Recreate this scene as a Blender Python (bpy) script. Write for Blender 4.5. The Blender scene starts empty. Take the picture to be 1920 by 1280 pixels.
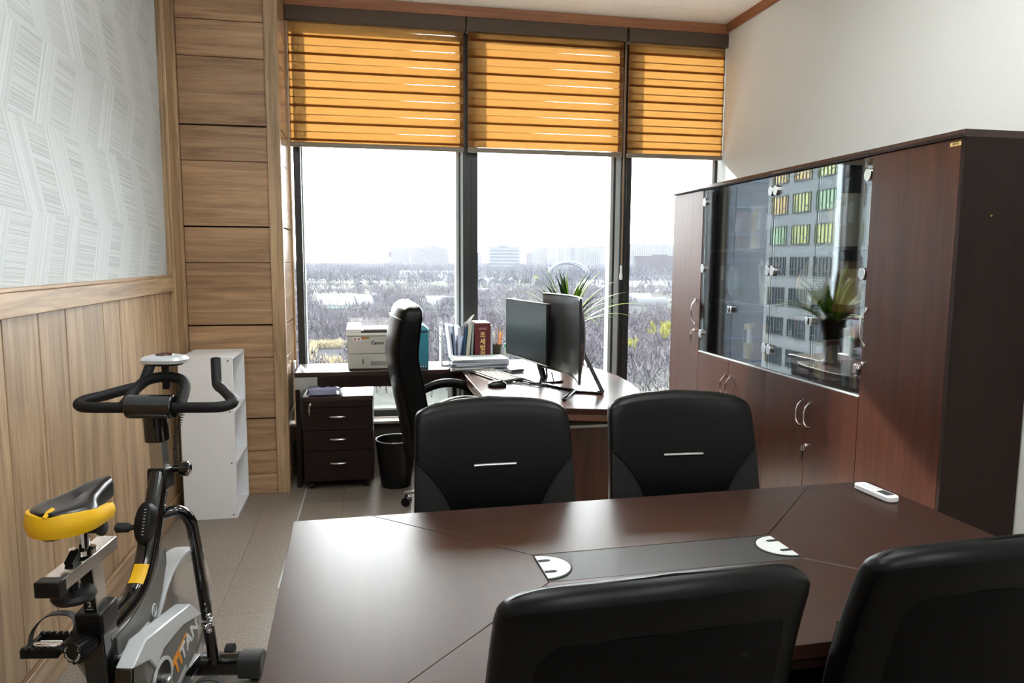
import bpy, bmesh, math, random
from mathutils import Vector, Matrix

random.seed(7)
S = bpy.context.scene
COL = S.collection
PI = math.pi

# ------------------------------------------------------------------ camera
CAM = Vector((0, 0, 1.45))
YAW, PIT, ROLL = math.radians(10.861), math.radians(-6.512), math.radians(0.2953)
FPX = 1360.4
_f = Vector((math.sin(YAW) * math.cos(PIT), math.cos(YAW) * math.cos(PIT), math.sin(PIT)))
_r = _f.cross(Vector((0, 0, 1))).normalized()
_u = _r.cross(_f)
_r, _u = math.cos(ROLL) * _r + math.sin(ROLL) * _u, -math.sin(ROLL) * _r + math.cos(ROLL) * _u
cd = bpy.data.cameras.new('camera')
cd.sensor_width = 36.0
cd.lens = FPX / 1920 * 36.0
cd.clip_start = 0.02
cd.clip_end = 20000
cam = bpy.data.objects.new('camera', cd)
COL.objects.link(cam)
m3 = Matrix((_r, _u, -_f)).transposed()
cam.matrix_world = Matrix.Translation(CAM) @ m3.to_4x4()
S.camera = cam

# ------------------------------------------------------------------ sky, sun, exposure
W = bpy.data.worlds.new('hazy_sky')
S.world = W
W.use_nodes = True
bg = W.node_tree.nodes['Background']
bg.inputs[0].default_value = (0.97, 1.0, 1.02, 1)
bg.inputs[1].default_value = 1.0
sd = bpy.data.lights.new('sun', 'SUN')
sd.energy = 1.2
sd.angle = math.radians(1.6)
sd.color = (1.0, 0.93, 0.82)
sun = bpy.data.objects.new('sun', sd)
COL.objects.link(sun)
SUN_DIR = Vector((0.22, -1.0, -0.60)).normalized()
sun.rotation_euler = SUN_DIR.to_track_quat('-Z', 'Y').to_euler()
sun.location = (0, 12, 9)
vs = S.view_settings
vs.view_transform = 'Standard'
vs.look = 'None'
vs.exposure = 4.2
vs.gamma = 1.0
vs.use_curve_mapping = False
FILL = 1.1          # radiance of the unseen ceiling panels added as fill
cy = S.cycles
cy.max_bounces = 9
cy.diffuse_bounces = 5
cy.glossy_bounces = 4
cy.transmission_bounces = 5
cy.transparent_max_bounces = 24
cy.volume_bounces = 1
cy.sample_clamp_indirect = 6.0
cy.use_denoising = True
cy.caustics_reflective = False
cy.caustics_refractive = False

# ------------------------------------------------------------------ helpers
def ray(px, py):
    return _f + _r * ((px - 960) / FPX) - _u * ((py - 640) / FPX)
def on(px, py, ax, val):
    d = ray(px, py)
    i = 'xyz'.index(ax)
    return CAM + d * ((val - CAM[i]) / d[i])

def lin(c):
    o = []
    for v in c[:3]:
        v = v / 255.0
        o.append(v / 12.92 if v <= 0.04045 else ((v + 0.055) / 1.055) ** 2.4)
    return tuple(o) + (1.0,)

class MB:
    def __init__(self):
        self.v = []
        self.f = []
    def add(self, vs, fs):
        o = len(self.v)
        self.v += [tuple(p) for p in vs]
        self.f += [tuple(i + o for i in q) for q in fs]
        return self
    def box(self, x0, x1, y0, y1, z0, z1):
        return self.add([(x0, y0, z0), (x1, y0, z0), (x1, y1, z0), (x0, y1, z0), (x0, y0, z1), (x1, y0, z1), (x1, y1, z1), (x0, y1, z1)],
                        [(3, 2, 1, 0), (4, 5, 6, 7), (0, 1, 5, 4), (1, 2, 6, 5), (2, 3, 7, 6), (3, 0, 4, 7)])
    def obox(self, c, size, rot=None):
        R = rot if rot is not None else Matrix.Identity(3)
        vs = []
        for sz in (-.5, .5):
            for sx, sy in ((-.5, -.5), (.5, -.5), (.5, .5), (-.5, .5)):
                vs.append(Vector(c) + R @ Vector((sx * size[0], sy * size[1], sz * size[2])))
        return self.add(vs, [(3, 2, 1, 0), (4, 5, 6, 7), (0, 1, 5, 4), (1, 2, 6, 5), (2, 3, 7, 6), (3, 0, 4, 7)])
    def bar(self, a, b, w, h, up=(0, 0, 1)):
        a, b = Vector(a), Vector(b)
        d = (b - a)
        L = d.length
        d.normalize()
        x = d.cross(Vector(up)).normalized()
        z = x.cross(d)
        R = Matrix((x, d, z)).transposed()
        return self.obox((a + b) / 2, (w, L, h), R)
    def prism(self, poly, ax, a, b):
        n = len(poly)
        area = sum(poly[i][0] * poly[(i + 1) % n][1] - poly[(i + 1) % n][0] * poly[i][1] for i in range(n))
        if area < 0:
            poly = poly[::-1]
        def P(p, t):
            return {'x': (t, p[0], p[1]), 'y': (p[0], t, p[1]), 'z': (p[0], p[1], t)}[ax]
        vs = [P(p, a) for p in poly] + [P(p, b) for p in poly]
        fs = [tuple(range(n))[::-1], tuple(range(n, 2 * n))] + [(i, (i + 1) % n, n + (i + 1) % n, n + i) for i in range(n)]
        if ax == 'y':
            fs = [q[::-1] for q in fs]
        return self.add(vs, fs)
    def loft(self, loops, cap=True):
        n = len(loops[0])
        vs = [p for l in loops for p in l]
        fs = []
        for k in range(len(loops) - 1):
            for i in range(n):
                j = (i + 1) % n
                fs.append((k * n + i, k * n + j, (k + 1) * n + j, (k + 1) * n + i))
        if cap:
            fs.append(tuple(range(n))[::-1])
            fs.append(tuple(range((len(loops) - 1) * n, len(loops) * n)))
        return self.add(vs, fs)
    def tube(self, pts, r, n=10, closed=False):
        P = [Vector(p) for p in pts]
        m = len(P)
        R = r if isinstance(r, (list, tuple)) else [r] * m
        T = []
        for i in range(m):
            if closed:
                t = P[(i + 1) % m] - P[i - 1]
            else:
                t = P[min(i + 1, m - 1)] - P[max(i - 1, 0)]
            T.append(t.normalized())
        ref = Vector((0, 0, 1)) if abs(T[0].z) < .9 else Vector((1, 0, 0))
        x = T[0].cross(ref).normalized()
        loops = []
        for i in range(m):
            x = (x - T[i] * x.dot(T[i])).normalized()
            y = T[i].cross(x)
            loops.append([P[i] + (x * math.cos(a) + y * math.sin(a)) * R[i] for a in [2 * PI * k / n for k in range(n)]])
        if closed:
            loops.append(loops[0])
        return self.loft(loops, cap=not closed)
    def cyl(self, a, b, r, n=16, r2=None):
        return self.tube([a, b], [r, r if r2 is None else r2], n)
    def lathe(self, prof, n=24, c=(0, 0, 0), R=None, closed=False):
        loops = []
        for rr, z in prof:
            l = []
            for k in range(n):
                a = 2 * PI * k / n
                p = Vector((rr * math.cos(a), rr * math.sin(a), z))
                if R is not None:
                    p = R @ p
                l.append(p + Vector(c))
            loops.append(l)
        return self.loft(loops, cap=not closed)
    def sphere(self, c, r, nu=16, nv=10):
        if not isinstance(r, (list, tuple)):
            r = (r, r, r)
        loops = []
        for j in range(1, nv):
            a = PI * j / nv
            loops.append([(c[0] + r[0] * math.sin(a) * math.cos(2 * PI * i / nu), c[1] + r[1] * math.sin(a) * math.sin(2 * PI * i / nu), c[2] - r[2] * math.cos(a)) for i in range(nu)])
        return self.loft(loops)
    def grid(self, rows, flip=False):
        m, n = len(rows), len(rows[0])
        vs = [p for r_ in rows for p in r_]
        fs = [(i * n + j, i * n + j + 1, (i + 1) * n + j + 1, (i + 1) * n + j) for i in range(m - 1) for j in range(n - 1)]
        if flip:
            fs = [q[::-1] for q in fs]
        return self.add(vs, fs)
    def shell(self, front, back):
        """closed thin sheet from two equal point grids"""
        m, n = len(front), len(front[0])
        self.grid(front)
        o = len(self.v) - m * n
        self.grid(back, flip=True)
        p = len(self.v) - m * n
        rim = [(0, j) for j in range(n)] + [(i, n - 1) for i in range(1, m)] + [(m - 1, j) for j in range(n - 2, -1, -1)] + [(i, 0) for i in range(m - 2, 0, -1)]
        for k in range(len(rim)):
            a = rim[k][0] * n + rim[k][1]
            b = rim[(k + 1) % len(rim)][0] * n + rim[(k + 1) % len(rim)][1]
            self.f.append((o + b, o + a, p + a, p + b))
        return self
    def mesh(self, name, mat=None, ang=38):
        me = bpy.data.meshes.new(name)
        me.from_pydata(self.v, [], self.f)
        if mat is not None:
            me.materials.append(mat)
        me.validate()
        bm = bmesh.new()
        bm.from_mesh(me)
        bmesh.ops.recalc_face_normals(bm, faces=bm.faces)
        bm.to_mesh(me)
        bm.free()
        if ang:
            me.shade_smooth()
            me.set_sharp_from_angle(angle=math.radians(ang))
        return me
    def build(self, name, mat, parent=None, bevel=0, ang=38, seg=2, sub=0):
        ob = bpy.data.objects.new(name, self.mesh(name, mat, ang))
        COL.objects.link(ob)
        if parent is not None:
            ob.parent = parent
        if bevel:
            b = ob.modifiers.new('bevel', 'BEVEL')
            b.width = bevel
            b.segments = seg
            b.limit_method = 'ANGLE'
            b.angle_limit = math.radians(40)
            b.harden_normals = False
        if sub:
            s = ob.modifiers.new('sub', 'SUBSURF')
            s.levels = s.render_levels = sub
        return ob

def linkobj(name, me, parent=None, loc=None, rot=None, scale=None):
    ob = bpy.data.objects.new(name, me)
    COL.objects.link(ob)
    if parent is not None:
        ob.parent = parent
    if loc is not None:
        ob.location = loc
    if rot is not None:
        ob.rotation_euler = rot
    if scale is not None:
        ob.scale = scale
    return ob

def tag(o, label, cat=None, group=None, kind=None):
    o['label'] = label
    if cat:
        o['category'] = cat
    if group:
        o['group'] = group
    if kind or cat:
        o['kind'] = kind or 'thing'
    return o

def thing(name, label, cat, loc=(0, 0, 0), rz=0.0, group=None):
    o = bpy.data.objects.new(name, None)
    o.empty_display_size = 0.1
    COL.objects.link(o)
    o.location = loc
    o.rotation_euler = (0, 0, rz)
    return tag(o, label, cat, group)

def copy_tree(o, parent=None):
    c = o.copy()
    COL.objects.link(c)
    c.parent = parent
    for ch in list(o.children):
        copy_tree(ch, c)
    return c

def text_mesh(txt, size, ext=0.0004, align='CENTER', bold=0.0):
    cu = bpy.data.curves.new('txt', 'FONT')
    cu.body = txt
    cu.size = size
    cu.extrude = ext
    cu.offset = bold
    cu.align_x = align
    cu.align_y = 'CENTER'
    cu.resolution_u = 3
    ob = bpy.data.objects.new('txt', cu)
    COL.objects.link(ob)
    dg = bpy.context.evaluated_depsgraph_get()
    dg.update()
    me = bpy.data.meshes.new_from_object(ob.evaluated_get(dg))
    bpy.data.objects.remove(ob)
    return me

def put_text(name, txt, size, mat, parent, loc, R, bold=0.0, align='CENTER', ext=0.0004):
    """R: 3x3 whose columns are text-right, text-up, outward normal"""
    me = text_mesh(txt, size, ext, align, bold)
    me.materials.clear()
    me.materials.append(mat)
    ob = bpy.data.objects.new(name, me)
    COL.objects.link(ob)
    ob.parent = parent
    ob.matrix_local = Matrix.Translation(Vector(loc)) @ R.to_4x4()
    return ob

def cols(a, b, c):
    return Matrix((a, b, c)).transposed()

# ------------------------------------------------------------------ materials
def newmat(name):
    m = bpy.data.materials.new(name)
    m.use_nodes = True
    nt = m.node_tree
    b = nt.nodes['Principled BSDF']
    return m, nt, b

def N(nt, kind, **kw):
    n = nt.nodes.new(kind)
    for k, v in kw.items():
        setattr(n, k, v)
    return n

def mathn(nt, op, a, b=None, c=None):
    n = nt.nodes.new('ShaderNodeMath')
    n.operation = op
    for i, v in enumerate((a, b, c)):
        if v is None:
            continue
        if isinstance(v, (int, float)):
            n.inputs[i].default_value = v
        else:
            nt.links.new(v, n.inputs[i])
    return n.outputs[0]

def mix(nt, fac, a, b):
    n = nt.nodes.new('ShaderNodeMix')
    n.data_type = 'RGBA'
    for s, v in ((n.inputs[0], fac), (n.inputs[6], a), (n.inputs[7], b)):
        if isinstance(v, (int, float, tuple)):
            s.default_value = v
        else:
            nt.links.new(v, s)
    return n.outputs[2]

def M(name, col, rough=.5, metal=0.0, spec=.5, var=0.0, vs_=30.0, bump=0.0, bs=200.0, bd=.002, sheen=0.0, coat=0.0):
    m, nt, b = newmat(name)
    c = lin(col)
    b.inputs['Base Color'].default_value = c
    b.inputs['Roughness'].default_value = rough
    b.inputs['Metallic'].default_value = metal
    b.inputs['Specular IOR Level'].default_value = spec
    b.inputs['Coat Weight'].default_value = coat
    b.inputs['Coat Roughness'].default_value = .08
    if var or bump:
        tc = N(nt, 'ShaderNodeTexCoord')
        if var:
            n = N(nt, 'ShaderNodeTexNoise')
            n.inputs['Scale'].default_value = vs_
            n.inputs['Detail'].default_value = 4
            nt.links.new(tc.outputs['Object'], n.inputs['Vector'])
            lo = tuple(x * (1 - var) for x in c[:3]) + (1,)
            hi = tuple(min(1, x * (1 + var)) for x in c[:3]) + (1,)
            nt.links.new(mix(nt, n.outputs['Fac'], lo, hi), b.inputs['Base Color'])
        if bump:
            n = N(nt, 'ShaderNodeTexNoise')
            n.inputs['Scale'].default_value = bs
            n.inputs['Detail'].default_value = 3
            nt.links.new(tc.outputs['Object'], n.inputs['Vector'])
            bn = N(nt, 'ShaderNodeBump')
            bn.inputs['Strength'].default_value = bump
            bn.inputs['Distance'].default_value = bd
            nt.links.new(n.outputs['Fac'], bn.inputs['Height'])
            nt.links.new(bn.outputs['Normal'], b.inputs['Normal'])
    return m

def wood(name, c_lo, c_hi, grain='z', rough=.45, across=22.0, along=1.4, bump=.08, spec=.5, rnd=1.0, flecks=0.25, sat=None):
    m, nt, b = newmat(name)
    tc = N(nt, 'ShaderNodeTexCoord')
    oi = N(nt, 'ShaderNodeObjectInfo')
    off = N(nt, 'ShaderNodeVectorMath', operation='ADD')
    rv = N(nt, 'ShaderNodeVectorMath', operation='SCALE')
    comb = N(nt, 'ShaderNodeCombineXYZ')
    for i in range(3):
        nt.links.new(oi.outputs['Random'], comb.inputs[i])
    nt.links.new(comb.outputs[0], rv.inputs[0])
    rv.inputs['Scale'].default_value = 41.0 * rnd
    nt.links.new(tc.outputs['Object'], off.inputs[0])
    nt.links.new(rv.outputs[0], off.inputs[1])
    mp = N(nt, 'ShaderNodeMapping')
    sc = [across] * 3
    sc['xyz'.index(grain)] = along
    mp.inputs['Scale'].default_value = sc
    nt.links.new(off.outputs[0], mp.inputs['Vector'])
    n1 = N(nt, 'ShaderNodeTexNoise')
    n1.inputs['Scale'].default_value = 1.0
    n1.inputs['Detail'].default_value = 7
    n1.inputs['Roughness'].default_value = .62
    n1.inputs['Distortion'].default_value = .6
    nt.links.new(mp.outputs[0], n1.inputs['Vector'])
    mp2 = N(nt, 'ShaderNodeMapping')
    sc2 = [across * 9] * 3
    sc2['xyz'.index(grain)] = along * 4
    mp2.inputs['Scale'].default_value = sc2
    nt.links.new(off.outputs[0], mp2.inputs['Vector'])
    n2 = N(nt, 'ShaderNodeTexNoise')
    n2.inputs['Scale'].default_value = 1.0
    n2.inputs['Detail'].default_value = 3
    nt.links.new(mp2.outputs[0], n2.inputs['Vector'])
    t = mathn(nt, 'ADD', mathn(nt, 'MULTIPLY', n1.outputs['Fac'], 1 - flecks), mathn(nt, 'MULTIPLY', n2.outputs['Fac'], flecks))
    ramp = N(nt, 'ShaderNodeValToRGB')
    ramp.color_ramp.elements[0].position = .34
    ramp.color_ramp.elements[1].position = .66
    ramp.color_ramp.elements[0].color = lin(c_lo)
    ramp.color_ramp.elements[1].color = lin(c_hi)
    nt.links.new(t, ramp.inputs[0])
    hs = N(nt, 'ShaderNodeHueSaturation')
    nt.links.new(ramp.outputs[0], hs.inputs['Color'])
    nt.links.new(mathn(nt, 'ADD', mathn(nt, 'MULTIPLY', oi.outputs['Random'], .22 * rnd), 1 - .11 * rnd), hs.inputs['Value'])
    nt.links.new(hs.outputs[0], b.inputs['Base Color'])
    b.inputs['Roughness'].default_value = rough
    b.inputs['Specular IOR Level'].default_value = spec
    if bump:
        bn = N(nt, 'ShaderNodeBump')
        bn.inputs['Strength'].default_value = bump
        bn.inputs['Distance'].default_value = .001
        nt.links.new(t, bn.inputs['Height'])
        nt.links.new(bn.outputs['Normal'], b.inputs['Normal'])
    return m

OAK_LO, OAK_HI = (122, 96, 70), (192, 162, 126)
M_oak_v = wood('oak_laminate_upright', OAK_LO, OAK_HI, 'z', rough=.42)
M_oak_x = wood('oak_laminate_crosswise', (130, 98, 71), (196, 158, 121), 'x', rough=.42)
M_oak_y = wood('oak_laminate_lengthwise', OAK_LO, OAK_HI, 'y', rough=.42)
M_oak_gloss = wood('oak_laminate_reveal', (114, 88, 64), (178, 146, 112), 'y', rough=.2, bump=0)
M_trim = wood('brown_crown_trim', (130, 82, 54), (176, 118, 80), 'x', rough=.45, across=40)
M_trim_y = wood('brown_crown_trim_lengthwise', (130, 82, 54), (176, 118, 80), 'y', rough=.45, across=40)
M_walnut_v = wood('walnut_laminate_upright', (50, 25, 17), (80, 43, 28), 'z', rough=.32, across=30, bump=.03, rnd=.35)
M_walnut_x = wood('walnut_laminate_crosswise', (42, 23, 16), (55, 31, 22), 'x', rough=.35, across=26, bump=0, rnd=.35, spec=.5)
M_walnut_y = wood('walnut_laminate_lengthwise', (44, 25, 18), (57, 33, 24), 'y', rough=.35, across=26, bump=0, rnd=.35, spec=.5)
M_walnut_dark = wood('walnut_laminate_dark', (28, 16, 12), (38, 22, 17), 'z', rough=.5, across=30, bump=.03, rnd=.3, spec=.2)
M_walnut_desk = wood('walnut_laminate_desk', (44, 25, 18), (57, 33, 24), 'y', rough=.27, across=26, bump=0, rnd=.35, spec=.3)
M_edge = M('walnut_edge_band', (92, 62, 48), .35)
M_chrome = M('chrome', (225, 225, 228), .12, 1.0)
M_steel = M('brushed_steel', (190, 190, 188), .28, 1.0, var=.08)
M_gold = M('gold_metal', (205, 160, 70), .25, 1.0)
M_brass = M('brass_bolt', (190, 150, 80), .3, 1.0)
M_leather = M('black_leather', (4, 5, 5), .36, spec=.16, bump=.25, bs=420, bd=.0008)
M_leather_back = M('black_shell_back', (4, 4, 4), .55, spec=.1, bump=.15, bs=500, bd=.0006)
M_blackplastic = M('black_plastic', (12, 12, 13), .38, spec=.3)
M_blackmatte = M('matte_black_rubber', (20, 20, 20), .7)
M_blackgloss = M('gloss_black_paint', (10, 10, 11), .12, coat=.6)
M_foamgrip = M('black_foam_grip', (14, 14, 15), .6, spec=.3, bump=.3, bs=600, bd=.0006)
M_white = M('white_melamine', (232, 233, 236), .5, var=.03, vs_=400)
M_paper = M('white_paper', (238, 238, 240), .8)
M_paper2 = M('bluish_paper', (205, 210, 222), .8)
M_paint = M('off_white_wall_paint', (222, 224, 222), .85, var=.03, vs_=60, bump=.05, bs=260)
M_darkframe = M('charcoal_window_frame', (36, 37, 38), .4)
M_palemetal = M('pale_aluminium', (186, 192, 194), .45)
M_valance = M('dark_brown_blind_box', (84, 68, 56), .6)
M_rail = M('taupe_blind_rail', (128, 116, 102), .45)
M_groove = M('dark_joint', (50, 34, 24), .9)
M_printer = M('grey_printer_plastic', (196, 193, 186), .5)
M_printer_lt = M('white_printer_plastic', (232, 230, 226), .45)
M_printer_dk = M('dark_printer_slot', (70, 68, 66), .6)
M_ink = M('black_ink', (22, 22, 24), .7)
M_teal = M('teal_card', (52, 138, 158), .7, var=.06, vs_=80)
M_maroon = M('maroon_cloth_binding', (96, 26, 30), .65, var=.08, vs_=200)
M_goldink = M('gold_foil', (222, 190, 120), .45)
M_yellow = M('yellow_vinyl', (226, 176, 16), .5, var=.06, vs_=60)
M_orange = M('orange_decal', (232, 150, 30), .5)
M_silver = M('silver_painted_plastic', (196, 200, 204), .3, .25)
M_graypaint = M('grey_painted_guard', (98, 97, 94), .42)
M_lightgray = M('light_grey_plastic', (205, 207, 208), .45)
M_leaf = M('green_leaf', (40, 76, 22), .5, spec=.2, var=.35, vs_=14)
M_leaf2 = M('yellow_green_leaf', (120, 150, 40), .5, spec=.2, var=.25, vs_=14)
M_vase = M('dark_glazed_pot', (40, 40, 38), .2)
M_soil = M('dark_soil', (36, 28, 22), .95)
M_wax = M('keys_steel', (170, 168, 160), .3, 1.0)

def glass_mat(name, tint, ior=1.5, refl=1.0, rough=0.0):
    m, nt, b = newmat(name)
    nt.nodes.remove(b)
    out = nt.nodes['Material Output']
    tr = N(nt, 'ShaderNodeBsdfTransparent')
    tr.inputs[0].default_value = tuple(tint) + (1,)
    gl = N(nt, 'ShaderNodeBsdfAnisotropic')
    gl.inputs['Color'].default_value = (1, 1, 1, 1)
    gl.inputs['Roughness'].default_value = rough
    fr = N(nt, 'ShaderNodeFresnel')
    fr.inputs['IOR'].default_value = ior
    mx = N(nt, 'ShaderNodeMixShader')
    nt.links.new(mathn(nt, 'MINIMUM', mathn(nt, 'MULTIPLY', fr.outputs[0], refl), 1.0), mx.inputs[0])
    nt.links.new(tr.outputs[0], mx.inputs[1])
    nt.links.new(gl.outputs[0], mx.inputs[2])
    nt.links.new(mx.outputs[0], out.inputs[0])
    return m

M_glass = glass_mat('clear_window_glass', (.97, .985, .98), refl=.6)
M_cabglass = glass_mat('smoked_cabinet_glass', (.88, .91, .93), refl=.62)
M_acrylic = glass_mat('clear_acrylic', (.86, .88, .9), refl=.8)

def fabric_mat(name, col, trans):
    m, nt, b = newmat(name)
    nt.nodes.remove(b)
    out = nt.nodes['Material Output']
    tc = N(nt, 'ShaderNodeTexCoord')
    mp = N(nt, 'ShaderNodeMapping')
    mp.inputs['Scale'].default_value = (30, 30, 600)
    nt.links.new(tc.outputs['Object'], mp.inputs[0])
    n = N(nt, 'ShaderNodeTexNoise')
    n.inputs['Scale'].default_value = 1
    nt.links.new(mp.outputs[0], n.inputs['Vector'])
    c = lin(col)
    lo = tuple(x * .86 for x in c[:3]) + (1,)
    colr = mix(nt, n.outputs['Fac'], lo, c)
    d = N(nt, 'ShaderNodeBsdfDiffuse')
    t = N(nt, 'ShaderNodeBsdfTranslucent')
    d.inputs[0].default_value = (.09, .03, .012, 1)
    nt.links.new(colr, t.inputs[0])
    mx = N(nt, 'ShaderNodeMixShader')
    mx.inputs[0].default_value = trans
    nt.links.new(d.outputs[0], mx.inputs[1])
    nt.links.new(t.outputs[0], mx.inputs[2])
    nt.links.new(mx.outputs[0], out.inputs[0])
    return m
M_blind = fabric_mat('orange_blind_fabric', (252, 186, 100), .125)

m, nt, b = newmat('sheer_blind_net')
nt.nodes.remove(b)
tr = N(nt, 'ShaderNodeBsdfTransparent')
df = N(nt, 'ShaderNodeBsdfDiffuse')
df.inputs[0].default_value = lin((220, 190, 150))
mx = N(nt, 'ShaderNodeMixShader')
mx.inputs[0].default_value = .08
nt.links.new(tr.outputs[0], mx.inputs[1])
nt.links.new(df.outputs[0], mx.inputs[2])
nt.links.new(mx.outputs[0], nt.nodes['Material Output'].inputs[0])
M_sheer = m

# embossed white wallpaper: rows of slanted blocks, combed in alternating directions
m, nt, b = newmat('combed_white_wallpaper')
tc = N(nt, 'ShaderNodeTexCoord')
sp = N(nt, 'ShaderNodeSeparateXYZ')
nt.links.new(tc.outputs['Object'], sp.inputs[0])
RH = .30
zr = mathn(nt, 'DIVIDE', mathn(nt, 'ADD', sp.outputs[2], 9.0 - 1.30), RH)
row = mathn(nt, 'FLOOR', zr)
zl = mathn(nt, 'SUBTRACT', zr, row)
par = mathn(nt, 'SUBTRACT', mathn(nt, 'MULTIPLY', mathn(nt, 'MODULO', row, 2.0), 2.0), 1.0)
wob = mathn(nt, 'ADD', sp.outputs[1], 20.0)
u_ = mathn(nt, 'ADD', wob, mathn(nt, 'MULTIPLY', mathn(nt, 'MULTIPLY', zl, par), .13))
u_ = mathn(nt, 'ADD', u_, mathn(nt, 'MULTIPLY', row, .217))
cell = mathn(nt, 'DIVIDE', u_, .30)
cl = mathn(nt, 'FLOOR', cell)
fr_ = mathn(nt, 'SUBTRACT', cell, cl)
wn = N(nt, 'ShaderNodeTexWhiteNoise', noise_dimensions='2D')
cb = N(nt, 'ShaderNodeCombineXYZ')
nt.links.new(cl, cb.inputs[0])
nt.links.new(row, cb.inputs[1])
nt.links.new(cb.outputs[0], wn.inputs['Vector'])
thr = mathn(nt, 'ADD', mathn(nt, 'MULTIPLY', wn.outputs['Value'], .25), .38)
isv = mathn(nt, 'LESS_THAN', fr_, thr)
def comb1d(coord, sc, seed):
    n = N(nt, 'ShaderNodeTexNoise', noise_dimensions='2D')
    c2 = N(nt, 'ShaderNodeCombineXYZ')
    nt.links.new(mathn(nt, 'MULTIPLY', coord, sc), c2.inputs[0])
    nt.links.new(mathn(nt, 'ADD', mathn(nt, 'MULTIPLY', cl, 3.7), seed), c2.inputs[1])
    nt.links.new(c2.outputs[0], n.inputs['Vector'])
    n.inputs['Scale'].default_value = 1
    n.inputs['Detail'].default_value = 2
    return n.outputs['Fac']
lv = comb1d(u_, 210.0, 1.0)
lh = comb1d(mathn(nt, 'ADD', sp.outputs[2], mathn(nt, 'MULTIPLY', sp.outputs[1], .06)), 210.0, 5.0)
hgt = mathn(nt, 'ADD', mathn(nt, 'MULTIPLY', lv, isv), mathn(nt, 'MULTIPLY', lh, mathn(nt, 'SUBTRACT', 1.0, isv)))
rp = N(nt, 'ShaderNodeValToRGB')
rp.color_ramp.elements[0].position = .36
rp.color_ramp.elements[1].position = .58
rp.color_ramp.elements[0].color = lin((174, 180, 181))
rp.color_ramp.elements[1].color = lin((202, 207, 209))
nt.links.new(hgt, rp.inputs[0])
tone = mathn(nt, 'ADD', mathn(nt, 'MULTIPLY', isv, .07), .94)
vm = N(nt, 'ShaderNodeHueSaturation')
nt.links.new(rp.outputs[0], vm.inputs['Color'])
nt.links.new(tone, vm.inputs['Value'])
nt.links.new(vm.outputs[0], b.inputs['Base Color'])
b.inputs['Roughness'].default_value = .6
bn = N(nt, 'ShaderNodeBump')
bn.inputs['Strength'].default_value = .3
bn.inputs['Distance'].default_value = .002
nt.links.new(hgt, bn.inputs['Height'])
nt.links.new(bn.outputs['Normal'], b.inputs['Normal'])
M_wallpaper = m

def speckle(name, c1, c2, scale, rough, bump, aniso=(1, 1, 1), lo=.42, hi=.6):
    m, nt, b = newmat(name)
    tc = N(nt, 'ShaderNodeTexCoord')
    mp = N(nt, 'ShaderNodeMapping')
    mp.inputs['Scale'].default_value = aniso
    nt.links.new(tc.outputs['Object'], mp.inputs[0])
    n = N(nt, 'ShaderNodeTexNoise')
    n.inputs['Scale'].default_value = scale
    n.inputs['Detail'].default_value = 4
    n.inputs['Roughness'].default_value = .7
    nt.links.new(mp.outputs[0], n.inputs['Vector'])
    rp = N(nt, 'ShaderNodeValToRGB')
    rp.color_ramp.elements[0].position = lo
    rp.color_ramp.elements[1].position = hi
    rp.color_ramp.elements[0].color = lin(c1)
    rp.color_ramp.elements[1].color = lin(c2)
    nt.links.new(n.outputs['Fac'], rp.inputs[0])
    oi = N(nt, 'ShaderNodeObjectInfo')
    hs = N(nt, 'ShaderNodeHueSaturation')
    nt.links.new(rp.outputs[0], hs.inputs['Color'])
    nt.links.new(mathn(nt, 'ADD', mathn(nt, 'MULTIPLY', oi.outputs['Random'], .06), .97), hs.inputs['Value'])
    nt.links.new(hs.outputs[0], b.inputs['Base Color'])
    b.inputs['Roughness'].default_value = rough
    bn = N(nt, 'ShaderNodeBump')
    bn.inputs['Strength'].default_value = bump
    bn.inputs['Distance'].default_value = .001
    nt.links.new(n.outputs['Fac'], bn.inputs['Height'])
    nt.links.new(bn.outputs['Normal'], b.inputs['Normal'])
    return m
M_floor = speckle('speckled_brown_vinyl_tile', (104, 93, 84), (156, 144, 132), 190, .4, .25)
M_ceil = speckle('flecked_ceiling_tile', (222, 220, 212), (250, 249, 245), 60, .85, .2, (1, 4, 1), .3, .42)
M_mesh = speckle('black_mesh_fabric', (3, 3, 3), (8, 8, 9), 700, .85, .4)

# ------------------------------------------------------------------ the room
XL, XR, YW, YB, ZC = -1.10, 2.52, 5.10, -1.8, 3.11
YP, XP = 4.56, -0.525            # wood-clad pillar: front face and right-hand reveal

def struct(name, mb, mat, label, bevel=0, ang=38):
    o = mb.build(name, mat, None, bevel, ang)
    o['kind'] = 'structure'
    o['label'] = label
    return o

floor = struct('floor', MB().box(XL - .15, XR + .1, YB - .1, YW + .15, -.12, -.012), M_groove, 'brown speckled vinyl tile floor of the office')
T = .45
xs = [-.645 + T * k for k in range(-2, 9)]
ys = [3.43 + T * k for k in range(-13, 5)]
for i in range(len(xs) - 1):
    for j in range(len(ys) - 1):
        x0, x1 = max(xs[i], XL), min(xs[i + 1], XR)
        y0, y1 = max(ys[j], YB), min(ys[j + 1], YW)
        if x1 - x0 < .02 or y1 - y0 < .02:
            continue
        MB().box(x0 + .0006, x1 - .0006, y0 + .0006, y1 - .0006, -.012, 0).build('floor_tile', M_floor, floor, 0, 0)
MB().box(-.436, -.428, 3.2, 4.62, -.002, .0012).build('seam_strip', M_palemetal, floor, 0, 0)

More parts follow.
